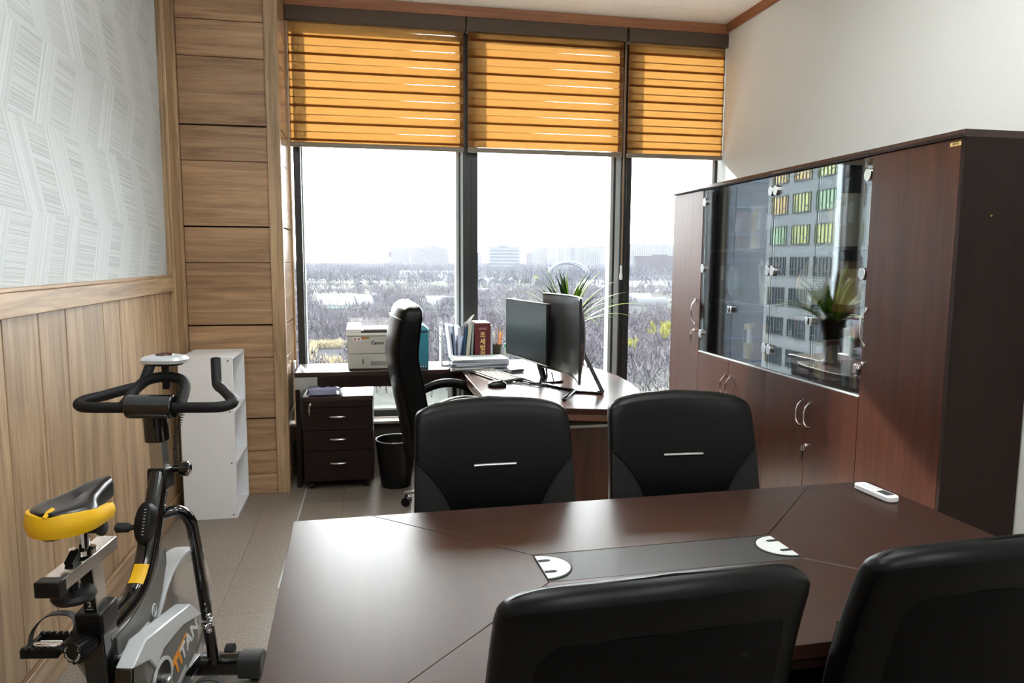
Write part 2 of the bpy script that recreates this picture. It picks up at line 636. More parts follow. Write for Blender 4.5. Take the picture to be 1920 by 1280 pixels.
ceiling = struct('ceiling', MB().box(XL - .15, XR + .1, YB - .1, YW + .15, ZC + .012, ZC + .12), M_groove, 'off-white flecked tile ceiling')
k = 0
y = YW - .055
while y > YB:
    off = .3 * (k % 2)
    x = XR - .66 + off - .6 * 6
    while x < XR:
        x0, x1 = max(x, XL - .05), min(x + .6, XR)
        if x1 - x0 > .02:
            MB().box(x0 + .0008, x1 - .0008, max(y - .3, YB) + .0008, y - .0008, ZC, ZC + .012).build('ceiling_tile', M_ceil, ceiling, 0, 0)
        x += .6
    y -= .3
    k += 1

wall_right = struct('wall_right', MB().box(XR, XR + .15, YB, YW + .15, 0, ZC), M_paint, 'plain off-white painted wall behind the cabinets')
wall_back = struct('wall_back', MB().box(XL - .15, XR + .15, YB - .15, YB, 0, ZC), M_paint, 'plain off-white back wall behind the viewer')
wl = struct('wall_left', MB().box(XL - .2, XL - .03, YB, YP + .6, 0, ZC), M_groove, 'left wall with oak planks below and combed white wallpaper above')
MB().box(XL - .03, XL - .014, YB, 4.31, 1.33, ZC).build('wallpaper_panel', M_wallpaper, wl, 0, 0)
# upright planks under the rail
pb = [4.29, 4.0, 3.807, 3.463, 3.264, 2.889, 2.67, 2.424]
pat = [.33, .2, .36, .22, .28, .19]
k = 0
while pb[-1] > YB:
    pb.append(max(pb[-1] - pat[k % 6], YB))
    k += 1
for a, c in zip(pb[:-1], pb[1:]):
    MB().box(XL - .03, XL, c + .0022, a - .0022, .125, 1.262).build('plank', M_oak_v, wl, .0025, 0, 1)
MB().box(XL - .03, XL + .018, YB, 4.315, 1.262, 1.338).build('chair_rail', M_oak_y, wl, .003)
MB().box(XL - .03, XL + .008, YB, 4.315, 1.338, 1.352).build('rail_cap', M_oak_y, wl, .003)
# stepped stile between the wallpaper and the pillar
MB().box(XL - .03, XL + .004, 4.315, 4.345, .0, ZC).build('stile_bead', M_oak_v, wl, .003)
MB().box(XL - .03, XL + .018, 4.345, 4.49, .0, ZC).build('stile', M_oak_v, wl, .004)
MB().box(XL - .03, XL + .006, 4.49, 4.525, .0, ZC).build('stile_bead', M_oak_v, wl, .003)
MB().box(XL - .03, XL + .024, 4.525, YP, .0, ZC).build('stile', M_oak_v, wl, .003)

bl = struct('baseboard_left', MB().box(XL - .03, XL + .012, YB, 4.315, .0, .118), M_oak_y, 'plain oak baseboard along the left wall', .003)

wp = struct('wall_pillar', MB().box(XL - .05, XP - .03, YP + .03, YW + .15, 0, ZC), M_groove, 'oak plank clad pillar between left wall and window')
zb = [.125, .27, .471, .846, 1.045, 1.418, 1.628, 2.006, 2.209, 2.591, 2.794, ZC]
wide = {2.209, 1.628, 1.045, .471}
MB().box(XL + .02, XP - .07, YP, YP + .03, 0, .125).build('plinth_board', M_oak_x, wp, .002, 0)
for a, c in zip(zb[:-1], zb[1:]):
    g0 = .0045 if a in wide else .0015
    g1 = .0045 if c in wide else .0015
    MB().box(XL + .024, XP - .072, YP + .002, YP + .03, a + g0, c - g1).build('plank', M_oak_x, wp, .002, 0, 1)
    MB().box(XP - .03, XP, YP + .03, YW - .075, a + g0, c - g1).build('reveal_plank', M_oak_gloss, wp, .002, 0, 1)
MB().box(XP - .03, XP, YP + .03, YW - .075, 0, .123).build('reveal_plank', M_oak_gloss, wp, .002, 0, 1)
MB().box(XP - .072, XP + .004, YP - .012, YP + .03, 0, ZC).build('corner_stile', M_oak_v, wp, .004)
MB().box(XP - .03, XP + .012, YW - .075, YW - .03, 0, ZC).build('edge_strip', M_oak_v, wp, .003)

CXS = 2.14
ww = struct('wall_window', MB().box(XP - .05, XR + .1, YW, YW + .15, 0, .315), M('grey_sill_wall', (120, 108, 98), .8), 'low grey wall under the windows')
MB().box(XP - .03, CXS, YW - .12, YW + .02, .315, .335).build('sill_board', M('pale_stone_sill', (205, 200, 192), .4), ww, .004)
MB().box(XP - .03, XR + .1, YW, YW + .15, 3.02, ZC + .02).build('head_beam', M_groove, ww, 0, 0)

struct('trim_1', MB().prism([(YW - .095, 3.045), (YW - .055, 3.045), (YW - .03, ZC), (YW - .11, ZC)], 'x', XP, XR), M_trim, 'brown wood crown trim above the blinds', .003)
struct('trim_2', MB().prism([(XR - .012, ZC - .055), (XR, ZC - .055), (XR, ZC), (XR - .03, ZC)], 'y', YB, YW - .1), M_trim_y, 'brown wood crown trim along the right wall', .002)

# windows: three panes between charcoal mullions
FY0, FY1 = YW + .02, YW + .10
bays = [(-.505, .61), (.685, 1.735), (1.81, XR)]
labels = ['left window pane beside the oak pillar, behind the office chair', 'middle window pane behind the two monitors', 'right window pane partly behind the cabinets']
for i, (a, c) in enumerate(bays):
    wmb = MB()
    wmb.box(a, a + .045, FY0 - .02, FY1, .335, 3.02)
    wmb.box(c - .012, c, FY0 - .02, FY1, .335, 3.02)
    wmb.box(a + .045, c - .012, FY0, FY1, .335, .385)
    wmb.box(a + .045, c - .012, FY0, FY1, 2.99, 3.02)
    o = struct('window_%d' % (i + 1), wmb, M_darkframe, labels[i])
    MB().box(a + .045, c - .012, FY0 + .04, FY0 + .046, .385, 2.99).build('pane', M_glass, o, 0, 0)
    MB().box(a + .045, a + .053, FY0 + .046, FY1 + .03, .385, 2.99).build('glazing_bead', M_palemetal, o, 0, 0)
    MB().box(c - .032, c - .012, FY0 - .005, FY1, .385, 2.99).build('glazing_bead', M_palemetal, o, 0, 0)
    MB().box(a + .045, c - .012, FY0 - .012, FY0, .385, .40).build('sill_bead', M_palemetal, o, 0, 0)
t3 = struct('trim_3', MB().box(.61, .685, FY0 - .03, FY1 + .05, .315, 3.05), M_darkframe, 'charcoal window mullion behind the red book', .004)
MB().box(.608, .624, FY0 - .034, FY0 - .028, .335, 3.0).build('lit_side_strip', M_palemetal, t3, 0, 0)  # pale colour stands in for daylight on the mullion's outer side
t4 = struct('trim_4', MB().box(1.772, 1.81, FY0 - .045, FY1 + .05, .315, 3.05), M('black_window_frame', (16, 16, 17), .4), 'black window mullion with pale lit side, right of the plant', .004)
MB().box(1.735, 1.772, FY0 - .02, FY1, .335, 3.02).build('lit_side_face', M_palemetal, t4, 0, 0)  # daylit side of the outer mullion, put in as a pale colour

# ------------------------------------------------------------------ zebra blinds
def blind(label, x0, x1, tilt, gap, ph):
    t = thing('zebra_blind', label, 'blind', ((x0 + x1) / 2, YW - .07, 2.17), 0, 'zebra blinds over the windows')
    w = (x1 - x0) / 2
    MB().box(-w - .012, w + .012, -.035, .045, 2.955 - 2.17, 3.044 - 2.17).build('cassette', M_valance, t, .004)
    mb = MB().box(-w, w, -.012, .02, .0, .03)
    mb.build('bottom_rail', M_rail, t, .006)
    P = .1085
    hf = .0625
    yf, yb_ = -.002, .003
    top = 2.958 - 2.17
    z = .03 - ph
    while z < top:
        a, c = max(z, .03), min(z + hf, top)
        if c - a > .004:
            MB().add([(-w, yf, a), (w, yf, a), (w, yf, c), (-w, yf, c)], [(0, 1, 2, 3)]).build('fabric_band', M_blind, t, 0, 0)
        # rear layer: hangs a hair out of level
        d0, d1 = tilt
        zl0, zr0 = z + hf - gap - d0, z + hf - gap - d1
        zt = z + P + .019
        if zl0 < top - .004 and zt > .034:
            q = [(-w, max(zl0, .03)), (w, max(zr0, .03)), (w, min(zt, top)), (-w, min(zt, top))]
            MB().add([(p_[0], yb_, p_[1]) for p_ in q], [(0, 1, 2, 3)]).build('fabric_band', M_blind, t, 0, 0)
        z += P
    MB().add([(-w, yf + .0025, .03), (w, yf + .0025, .03), (w, yf + .0025, top), (-w, yf + .0025, top)], [(0, 1, 2, 3)]).build('sheer_net', M_sheer, t, 0, 0)
    return t
blind('left orange zebra blind next to the oak pillar', -.512, .622, (.003, -.0035), .0, .10)
blind('middle orange zebra blind above the monitors', .652, 1.752, (.0005, -.003), .0, .06)
blind('narrow right orange zebra blind against the white wall', 1.79, 2.515, (.004, .004), .0, .085)

t = thing('blind_cord', 'thin blind cord with white pull weight hanging by black mullion', 'cord', (1.772, YW - .05, 1.30))
MB().cyl((0, 0, .1), (0, 0, 1.66), .0022, 6).build('cord', M('beige_cord', (170, 140, 110), .8), t)
MB().cyl((.006, 0, .1), (.008, 0, 1.66), .0018, 6).build('cord', bpy.data.materials['beige_cord'], t)
MB().lathe([(.004, 0), (.011, .004), (.012, .03), (.008, .055), (.008, .1), (.004, .104)], 12).build('pull_weight', M_white, t)

# unseen emissive panels added as fill for surfaces facing away from the window
M_fill, nt, b = newmat('fill_panel_diffuser')
b.inputs['Emission Color'].default_value = (.97, 1.0, .98, 1)
b.inputs['Emission Strength'].default_value = FILL
b.inputs['Base Color'].default_value = (.8, .8, .8, 1)
for i, (lx, ly, lb) in enumerate(((.0, 2.2, 'added ceiling fill panel over the left half of the meeting table'), (1.35, 2.2, 'added ceiling fill panel over the right half of the meeting table'), (.0, -.3, 'added ceiling fill panel at left behind the viewer'), (1.35, -.3, 'added ceiling fill panel at right behind the viewer'))):
    t = thing('ceiling_fill_panel', lb, 'lamp', (lx, ly, ZC), 0, 'added ceiling fill panels')
    MB().box(-.16, .16, -.61, -.6, -.03, -.0005).box(-.16, .16, .6, .61, -.03, -.0005).box(-.16, -.15, -.6, .6, -.03, -.0005).box(.15, .16, -.6, .6, -.03, -.0005).build('frame', M_white, t, .002, 0)
    MB().box(-.148, .148, -.598, .598, -.075, -.012).build('diffuser', M_fill, t, 0, 0)

# ------------------------------------------------------------------ wall cabinets
CX, CD = 2.16, .352          # door face plane and depth to the wall
CT = 1.935                   # top of the cabinets
yb4 = [2.383, 2.892, 3.694, 4.554, 5.03]
HINGE = MB()

def bow_handle(name, mat, parent, x, y, z0, z1, out=.034, r=.0048):
    pts = []
    n = 14
    for i in range(n + 1):
        s = i / n
        d = out * (1 - abs(2 * s - 1) ** 3.2)
        pts.append((x - d, y, z0 + (z1 - z0) * s))
    h = MB().tube(pts, r, 8).build(name, mat, parent)
    MB().cyl((x + .001, y, z0), (x - .008, y, z0), .0085, 10).build('handle_foot', M_chrome, h)
    MB().cyl((x + .001, y, z1), (x - .008, y, z1), .0085, 10).build('handle_foot', M_chrome, h)
    return h

def lock(parent, x, y, z):
    l = MB().lathe([(.0095, 0), (.0095, .012), (.007, .016)], 14, (x, y, z), cols((0, 0, 1), (0, 1, 0), (-1, 0, 0))).build('lock', M_chrome, parent)
    k = MB()
    k.cyl((x - .012, y, z), (x - .03, y, z), .004, 8)
    k.tube([(x - .028, y + .012 * math.cos(a), z - .014 + .012 * math.sin(a)) for a in [2 * PI * i / 14 for i in range(14)]], .0016, 6, True)
    k.build('key', M_wax, l)
    k2 = MB().box(x - .032, x - .026, y - .008, y + .008, z - .052, z - .026).box(x - .031, x - .027, y - .003, y + .003, z - .078, z - .052)
    k2.build('spare_key', M_blackplastic, l, .001)
    return l

def carcass(t, w, shelves=(), top_over=.012, backz=0):
    """local frame: x from 0 (door plane) to CD (wall), y from 0 to w"""
    mb = MB()
    th = .018
    mb.box(.019, CD, 0.0006, th, 0, CT - .028)
    mb.box(.019, CD, w - th, w - 0.0006, 0, CT - .028)
    mb.box(CD - .012, CD, th, w - th, .06, CT - .028)
    mb.box(.022, CD - .012, th, w - th, .06, .08)
    mb.box(.05, .068, th, w - th, 0, .06)
    mb.box(.022, CD - .012, th, w - th, CT - .046, CT - .028)
    mb.build('body', M_walnut_dark, t, 0, 0)
    for z in shelves:
        MB().box(.045, CD - .012, th, w - th, z - .018, z).build('shelf', M_walnut_dark, t, .001, 0, 1)
    MB().prism([(-.014, CT - .018), (-.004, CT), (CD, CT), (CD, CT - .028), (-.006, CT - .028)], 'y', .0005, w - .0005).build('top_panel', M_walnut_y, t, .0015)

def door(t, name, y0, y1, z0, z1, mat):
    return MB().box(0, .018, y0 + .0012, y1 - .0012, z0, z1).build(name, mat, t, .0015, 0)

# tall units at both ends
def tall(label, y0, y1, hy, zc, lockdz):
    t = thing('storage_cabinet', label, 'cabinet', (CX, y0, 0), 0, 'dark walnut cabinets along the right wall')
    w = y1 - y0
    carcass(t, w)
    d = door(t, 'door', .019 if y0 < 3 else 0, w, .07, CT - .031, M_walnut_v)
    if y0 < 3:
        MB().box(.0, .019, .0006, .018, 0, CT - .028).build('side_edge', M_walnut_dark, t, .001, 0)
        MB().box(-.0012, 0, .02, .072, CT - .056, CT - .042).build('maker_sticker', M_goldink, d, 0, 0)
        put_text('sticker_text', 'HIFOS', .012, M_ink, d, (-.0014, .046, CT - .049), cols((0, -1, 0), (0, 0, 1), (-1, 0, 0)), .0002)
        MB().cyl((.135, -.001, 1.62), (.135, .004, 1.62), .004, 8).build('screw_hole', M_brass, t)
    bow_handle('handle', M_chrome, d, 0, hy, zc - .08, zc + .08)
    lock(d, 0, hy + .003, zc - .08 - lockdz)
    return t
near_tall = tall('tall dark walnut cabinet nearest the viewer with a single plain door', yb4[0], yb4[1], .485, 1.156, .085)
far_tall = tall('tall dark walnut cabinet at the window end of the row', yb4[3], yb4[4], .062, 1.10, .05)

SH = (1.19, 1.515)
def glass_unit(label, y0, y1):
    t = thing('display_cabinet', label, 'cabinet', (CX, y0, 0), 0, 'dark walnut cabinets along the right wall')
    w = y1 - y0
    carcass(t, w, SH)
    MB().box(.02, CD - .012, .018, w - .018, .815, .838).build('shelf', M_walnut_dark, t, .001, 0, 1)
    MB().box(-.002, .018, .001, w - .001, .832, .8395).build('glass_stop_strip', M_palemetal, t, .001, 0)
    h = w / 2
    for a, c, hy in ((0, h, h - .035), (h, w, h + .035)):
        d = door(t, 'door', a, c, .07, .829, M_walnut_v)
        bow_handle('handle', M_chrome, d, 0, hy, .605, .735)
        if a == 0:
            lock(d, 0, hy + .004, .515)
    for a, c, s in ((0, h, 0), (h, w, 1)):
        g = MB().box(.004, .0095, a + .0025, c - .0025, .845, CT - .034).build('glass_door', M_cabglass, t, 0, 0)
        edge = c - .025 if s else a + .025
        for z in (.955, 1.39, 1.826):
            mb = MB()
            prof = [(.027 * math.cos(q), .028 * math.sin(q)) for q in [2 * PI * i / 18 for i in range(18)]]
            mb.prism([(edge + p[0] * .85, z + p[1]) for p in prof], 'x', -.006, .016)
            mb.build('hinge', M_chrome, g, .002)
        gy = h - .017 if not s else h + .017
        mb = MB().box(-.012, .016, gy - .009, gy + .009, 1.125, 1.165)
        mb.build('glass_pull', M_chrome, g, .003)
    return t
glass_near = glass_unit('glass-fronted walnut display cabinet holding a gold-rimmed plate and books', yb4[1], yb4[2])
glass_far = glass_unit('glass-fronted walnut display cabinet between the plate cabinet and window end', yb4[2], yb4[3])

# ------------------------------------------------------------------ contents of the display cabinets
BC = [(196, 186, 164), (150, 142, 128), (180, 150, 92), (120, 44, 50), (60, 74, 104), (206, 200, 188), (88, 96, 84), (170, 96, 70), (200, 176, 120), (40, 42, 50), (150, 170, 176), (214, 206, 170)]
BN = ['cream', 'taupe', 'ochre', 'maroon', 'navy', 'off-white', 'olive', 'brick red', 'sand', 'black', 'pale blue', 'pale yellow']
BM = [M('book_cover_%d' % i, c, .6, var=.08, vs_=120) for i, c in enumerate(BC)]
MW = M('book_pages', (226, 220, 204), .9)
def book(mat, x, y, z, w, d, h, lean=0.0, label='', group=''):
    """spine towards -x (the glass); w along y"""
    t = thing('book', label, 'book', (x, y, z), 0, group)
    t.rotation_euler = (lean, 0, 0)
    mb = MB().box(0, .003, 0, w, 0, h).box(.003, d, 0, .0025, 0, h).box(.003, d, w - .0025, w, 0, h)
    mb.build('cover', mat, t, .0008, 0, 1)
    MB().box(.003, d - .004, .0025, w - .0025, .003, h - .003).build('page_block', MW, t, 0, 0)
    MB().box(-.0006, 0, w * .2, w * .8, h * .45, h * .85).build('spine_label', random.choice((M_paper, M_goldink, M_ink)), t, 0, 0)
    return t
rb = random.Random(5)
def row(y, n, z, lab, grp, lean=0.0, hmin=.2, hmax=.27, mats=None, x=2.235, wmin=.018, wmax=.042):
    for i in range(n):
        w = rb.uniform(wmin, wmax)
        ci = mats[i % len(mats)]
        lb = '%s book, %s from the right %s' % (BN[ci], ('first', 'second', 'third', 'fourth', 'fifth', 'sixth', 'seventh')[i], lab)
        book(BM[ci], x + rb.uniform(0, .02), y, z, w, .17, rb.uniform(hmin, hmax), lean, lb, grp)
        y += (w + .0015) / (math.cos(lean) if lean else 1) + abs(math.sin(lean)) * .0
    return y
row(2.93, 4, SH[1] + .001, 'end of the top shelf above gold-rimmed plate', 'books top shelf right end', 0, .22, .28, [0, 5, 11, 9])
row(3.12, 5, SH[1] + .001, 'in thick row above gold-rimmed plate', 'books top shelf middle', 0, .22, .27, [0, 5, 11, 8, 5], wmin=.03, wmax=.05)
row(3.74, 5, SH[1] + .001, 'on top shelf of the window-end glass cabinet', 'books top shelf window end', 0, .22, .28, [4, 10, 4, 5, 9])
row(3.95, 3, SH[1] + .001, 'in thick tan trio, window-end cabinet top shelf', 'tan volumes top shelf', 0, .25, .27, [0, 8, 5], wmin=.045, wmax=.06)
row(4.22, 2, SH[1] + .001, 'in the top shelf pair near window-end door', 'pink books top shelf', 0, .22, .24, [7, 3])
row(3.75, 6, SH[0] + .006, 'leaning on middle shelf, window-end glass cabinet', 'leaning books middle shelf', -.16, .22, .28, [0, 5, 11, 6])
row(2.935, 7, .846, 'leaning on lowest shelf under gold-rimmed plate', 'leaning books lowest shelf', -.15, .22, .30, [2, 8, 3, 11, 1, 9, 10], wmin=.02, wmax=.034)
row(3.24, 5, .846, 'in short upright row beside leaning books below', 'short books lowest shelf', 0, .17, .22, [1, 3, 0, 8, 6])
row(3.76, 4, .846, 'on lowest shelf of window-end glass cabinet', 'books lowest shelf window end', -.06, .2, .26, [0, 8, 2, 1])
row(4.0, 3, .846, 'in brown trio, window-end cabinet lowest shelf', 'brown books lowest shelf', 0, .2, .24, [7, 2, 8])

# gold-rimmed commemorative plate on an easel
t = thing('award_plate', 'round gold-rimmed commemorative plate on a wooden easel in glass cabinet', 'plate', (2.31, 3.47, SH[0]))
tiltm = Matrix.Rotation(math.radians(-72), 3, 'Y')
c0 = Vector((0, 0, .155))
MB().lathe([(.0, 0), (.085, .0), (.12, .012), (.15, .02), (.15, .025), (.118, .018), (.082, .007), (0, .007)], 40, c0, tiltm).build('plate', M('ivory_ceramic', (214, 208, 190), .25), t)
MB().tube([c0 + tiltm @ Vector((.149 * math.cos(a), .149 * math.sin(a), .0225)) for a in [2 * PI * i / 40 for i in range(40)]], .006, 6, True).build('gold_rim', M_gold, t)
MB().tube([c0 + tiltm @ Vector((.1 * math.cos(a), .1 * math.sin(a), .012)) for a in [2 * PI * i / 40 for i in range(40)]], .002, 6, True).build('gold_ring', M_gold, t)
for k in range(7):
    q = MB()
    for s in range(2):
        q.obox(c0 + tiltm @ Vector((-.05 + .014 * k, -.03 + .06 * s, .009)), (.004, .045, .0012), tiltm)
    q.build('inscription_line', M_ink, t, 0, 0)
MB().bar((-.03, -.06, .003), (.06, -.02, .2), .012, .012).bar((-.03, .06, .003), (.06, .02, .2), .012, .012).bar((.11, 0, .003), (.05, 0, .19), .012, .012).bar((-.03, -.07, .008), (-.03, .07, .008), .014, .012).build('easel', M('orange_brown_wood', (150, 88, 36), .4), t, .001)
t = thing('award_plaque', 'orange-brown wooden award plaque standing right of the round plate', 'plaque', (2.30, 3.2, SH[0]), .2)
MB().obox((.03, .03, .13), (.016, .16, .25), Matrix.Rotation(.12, 3, 'Y')).build('board', bpy.data.materials['orange_brown_wood'], t, .003)
MB().obox((.0195, .03, .13), (.002, .11, .18), Matrix.Rotation(.12, 3, 'Y')).build('metal_sheet', M_goldink, t)
MB().box(.0, .09, -.03, .09, 0, .012).build('foot', bpy.data.materials['orange_brown_wood'], t, .002)
t = thing('crystal_award', 'pale oval crystal award on middle shelf of window-end glass cabinet', 'award', (2.30, 4.38, SH[0]))
MB().lathe([(.0, -.012), (.075, -.012), (.08, 0), (.075, .012), (0, .012)], 30, (0, 0, .13), Matrix.Rotation(PI / 2, 3, 'Y') @ Matrix.Diagonal((1.35, .8, 1))).build('disc', M_silver, t)
MB().box(-.04, .04, -.06, .06, 0, .03).build('base', M_blackgloss, t, .004)
t = thing('stacked_box', 'small dark box lying on lowest shelf of the plate cabinet', 'box', (2.25, 3.52, .838))
MB().box(0, .16, 0, .13, 0, .07).build('box', M_blackplastic, t, .004)
MB().box(-.001, .16, -.001, .131, .05, .074).build('lid', M_lightgray, t, .004)

# ------------------------------------------------------------------ conference table
TZ = .72
TR = math.radians(1.8)
tc_ = Vector((.705, 1.62, 0))
ct = thing('conference_table', 'large walnut meeting table with black leather centre inlay', 'table', tc_, TR)
HW, HD = .92, .44
sx, sy_ = .325, .078         # half size of the inlay
# four top boards meeting on mitred seams
qL = [(-HW, -HD), (-HW + .215, -HD), (-sx, -sy_), (-sx, sy_), (-HW + .215, HD), (-HW, HD)]
qR = [(-x, y) for x, y in qL]
qF = [(-HW + .215, HD), (-sx, sy_), (sx, sy_), (HW - .215, HD)]
qN = [(x, -y) for x, y in qF]
def inset(poly, d):
    c = Vector((sum(p[0] for p in poly) / len(poly), sum(p[1] for p in poly) / len(poly)))
    n = len(poly)
    area = sum(poly[i][0] * poly[(i + 1) % n][1] - poly[(i + 1) % n][0] * poly[i][1] for i in range(n))
    s = 1 if area > 0 else -1
    out = []
    for i in range(n):
        p0, p1, p2 = (Vector(poly[(i + k) % n]) for k in (-1, 0, 1))
        e1, e2 = (p1 - p0).normalized(), (p2 - p1).normalized()
        n1, n2 = Vector((-e1.y, e1.x)) * s, Vector((-e2.y, e2.x)) * s
        b_ = (n1 + n2)
        b_ = b_ / max(b_.dot(n1), .3)
        out.append(tuple(p1 + b_ * d))
    return out
for q, mt in ((qL, M_walnut_y), (qR, M_walnut_y), (qF, M_walnut_x), (qN, M_walnut_x)):
    MB().prism(inset(q, .0009), 'z', TZ - .03, TZ).build('top_board', mt, ct, .0012, 0)
MB().box(-HW + .006, HW - .006, -HD + .006, HD - .006, TZ - .055, TZ - .031).build('under_frame', M_walnut_dark, ct, .003, 0)
ins = MB().box(-sx + .001, sx - .001, -sy_ + .001, sy_ - .001, TZ - .03, TZ - .0005).build('leather_inlay', M('grey_black_leatherette', (52, 52, 54), .42, bump=.3, bs=500, bd=.0006), ct, .001, 0)
for s in (-1, 1):
    half = [(s * (sx - .002), -.07)] + [(s * (sx - .002 - .075 * math.cos(a)), .068 * math.sin(a)) for a in [-PI / 2 + PI * i / 16 for i in range(17)]] + [(s * (sx - .002), .07)]
    MB().prism(half[1:-1], 'z', TZ - .001, TZ + .0012).build('cable_port_rim', M_ink, ct, 0, 0)
    h2 = [(s * (sx - .002 - .071 * math.cos(a)), .063 * math.sin(a)) for a in [-PI / 2 + PI * i / 16 for i in range(17)]]
    pc = MB().prism(h2, 'z', TZ, TZ + .0028).build('cable_port', M_lightgray, ct, .0006)
    for yy in (-.03, .032):
        pts = [(s * (sx - .003), yy - .006), (s * (sx - .028), yy - .006), (s * (sx - .034), yy), (s * (sx - .028), yy + .006), (s * (sx - .003), yy + .006)]
        MB().prism(pts, 'z', TZ + .0028, TZ + .0034).build('port_slot', M_ink, pc, 0, 0)
for s in (-1, 1):
    MB().box(s * .71 - .03, s * .71 + .03, -.3, .3, 0, TZ - .055).build('leg_panel', M_walnut_dark, ct, .004, 0)
MB().box(-.68, .68, -.012, .012, .25, TZ - .056).build('modesty_board', M_walnut_dark, ct, .002, 0)

# air-conditioner remote
rp_ = on(1642, 928, 'z', TZ)
t = thing('remote_control', 'white air-conditioner remote lying on the walnut meeting table', 'remote', (rp_.x, rp_.y, TZ + .0006), math.radians(4))
L_, W_ = .155, .046
prof = [(-W_ / 2 + .01, -L_ / 2)]
def rrect(w, l, r, n=5):
    o = []
    for cx_, cy_, a0 in ((w / 2 - r, l / 2 - r, 0), (-w / 2 + r, l / 2 - r, PI / 2), (-w / 2 + r, -l / 2 + r, PI), (w / 2 - r, -l / 2 + r, 1.5 * PI)):
        for i in range(n + 1):
            a = a0 + PI / 2 * i / n
            o.append((cx_ + r * math.cos(a), cy_ + r * math.sin(a)))
    return o
MB().prism(rrect(W_, L_, .016), 'z', 0, .019).build('case', M('white_glossy_plastic', (236, 237, 238), .3), t, .004)
MB().prism(rrect(W_ * .66, .045, .004), 'z', .019, .0195).build('display', M('dark_lcd', (74, 78, 76), .25), t, 0, 0).location = (0, -.038, 0)
for i in range(5):
    for j in range(2):
        o = MB().prism(rrect(.010, .006, .0025, 3), 'z', .019, .0202).build('button', M_lightgray, t, 0, 0)
        o.location = (-.009 + .018 * j, .004 + .012 * i, 0)

# ------------------------------------------------------------------ upholstered chairs
def back_point(u, v, side, W, T, z0, z1, spine, crown, n=5.0, off=0.0, cup=.042):
    """front (side=+1) or back (side=-1) surface of an upholstered backrest"""
    w, t = W(v), T(v)
    yy = side * t * max(0.0, 1 - abs(u) ** n) ** (1 / n)
    z = z0 + (z1 - z0) * v - crown * (.6 * abs(u) ** 2 + .35 * abs(u) ** 12) * v ** 4
    return Vector((u * w, spine(v) + yy + side * off + cup * u * u, z))
def back_body(W, T, z0, z1, spine, crown, K=22, n=5.0, cup=.042, NL=44):
    loops = []
    vs_ = [i / K for i in range(K)] + [1 - .04, 1 - .015, 1.0]
    vs_ = sorted(set(vs_))
    for v in vs_:
        l = []
        for k in range(NL):
            a = 2 * PI * k / NL
            c, s = math.cos(a), math.sin(a)
            u = math.copysign(abs(c) ** (2 / n), c)
            w, t = W(v), T(v)
            yy = math.copysign(abs(s) ** (2 / n), s) * t
            z = z0 + (z1 - z0) * v - crown * (.6 * abs(u) ** 2 + .35 * abs(u) ** 12) * v ** 4
            l.append(Vector((u * w, spine(v) + yy + cup * u * u, z)))
        loops.append(l)
    return MB().loft(loops)
def rounded_end(v, T0, s=.93, e=.12):
    if v <= s:
        return T0
    q = min(1.0, (v - s) / (1 - s))
    return T0 * max(e, math.sqrt(max(0, 1 - q * q)))

def star_base(t, r, mat, zc=.10, hub=.055, casters=True, topz=.40, rot0=.3):
    MB().lathe([(.026, .07), (.026, .2), (.018, .2), (.018, topz)], 16).build('gas_column', M_blackplastic, t)
    MB().lathe([(hub * .6, .07), (hub, .08), (hub, .115), (hub * .6, .125)], 16).build('hub', mat, t)
    for k in range(5):
        a = rot0 + 2 * PI * k / 5
        d = Vector((math.cos(a), math.sin(a), 0))
        sd_ = Vector((-d.y, d.x, 0))
        loops = []
        for s, w, h, z in ((.03, .024, .026, .1), (.12, .022, .024, .105), (r * .8, .018, .018, .088), (r, .014, .014, .078)):
            loops.append([d * s + sd_ * (w * math.copysign(abs(math.cos(q)) ** .5, math.cos(q))) + Vector((0, 0, z + h * .6 * math.copysign(abs(math.sin(q)) ** .5, math.sin(q)))) for q in [2 * PI * i / 12 for i in range(12)]])
        lg = MB().loft(loops).build('base_leg', mat, t)
        c = d * (r - .012)
        cm = MB().cyl(c + Vector((0, 0, .045)), c + Vector((0, 0, .075)), .008, 8)
        for s in (-1, 1):
            cm.cyl(c + sd_ * (s * .006) + Vector((0, 0, .027)), c + sd_ * (s * .024) + Vector((0, 0, .027)), .027, 14)
        cm.build('caster', M_blackplastic, lg)

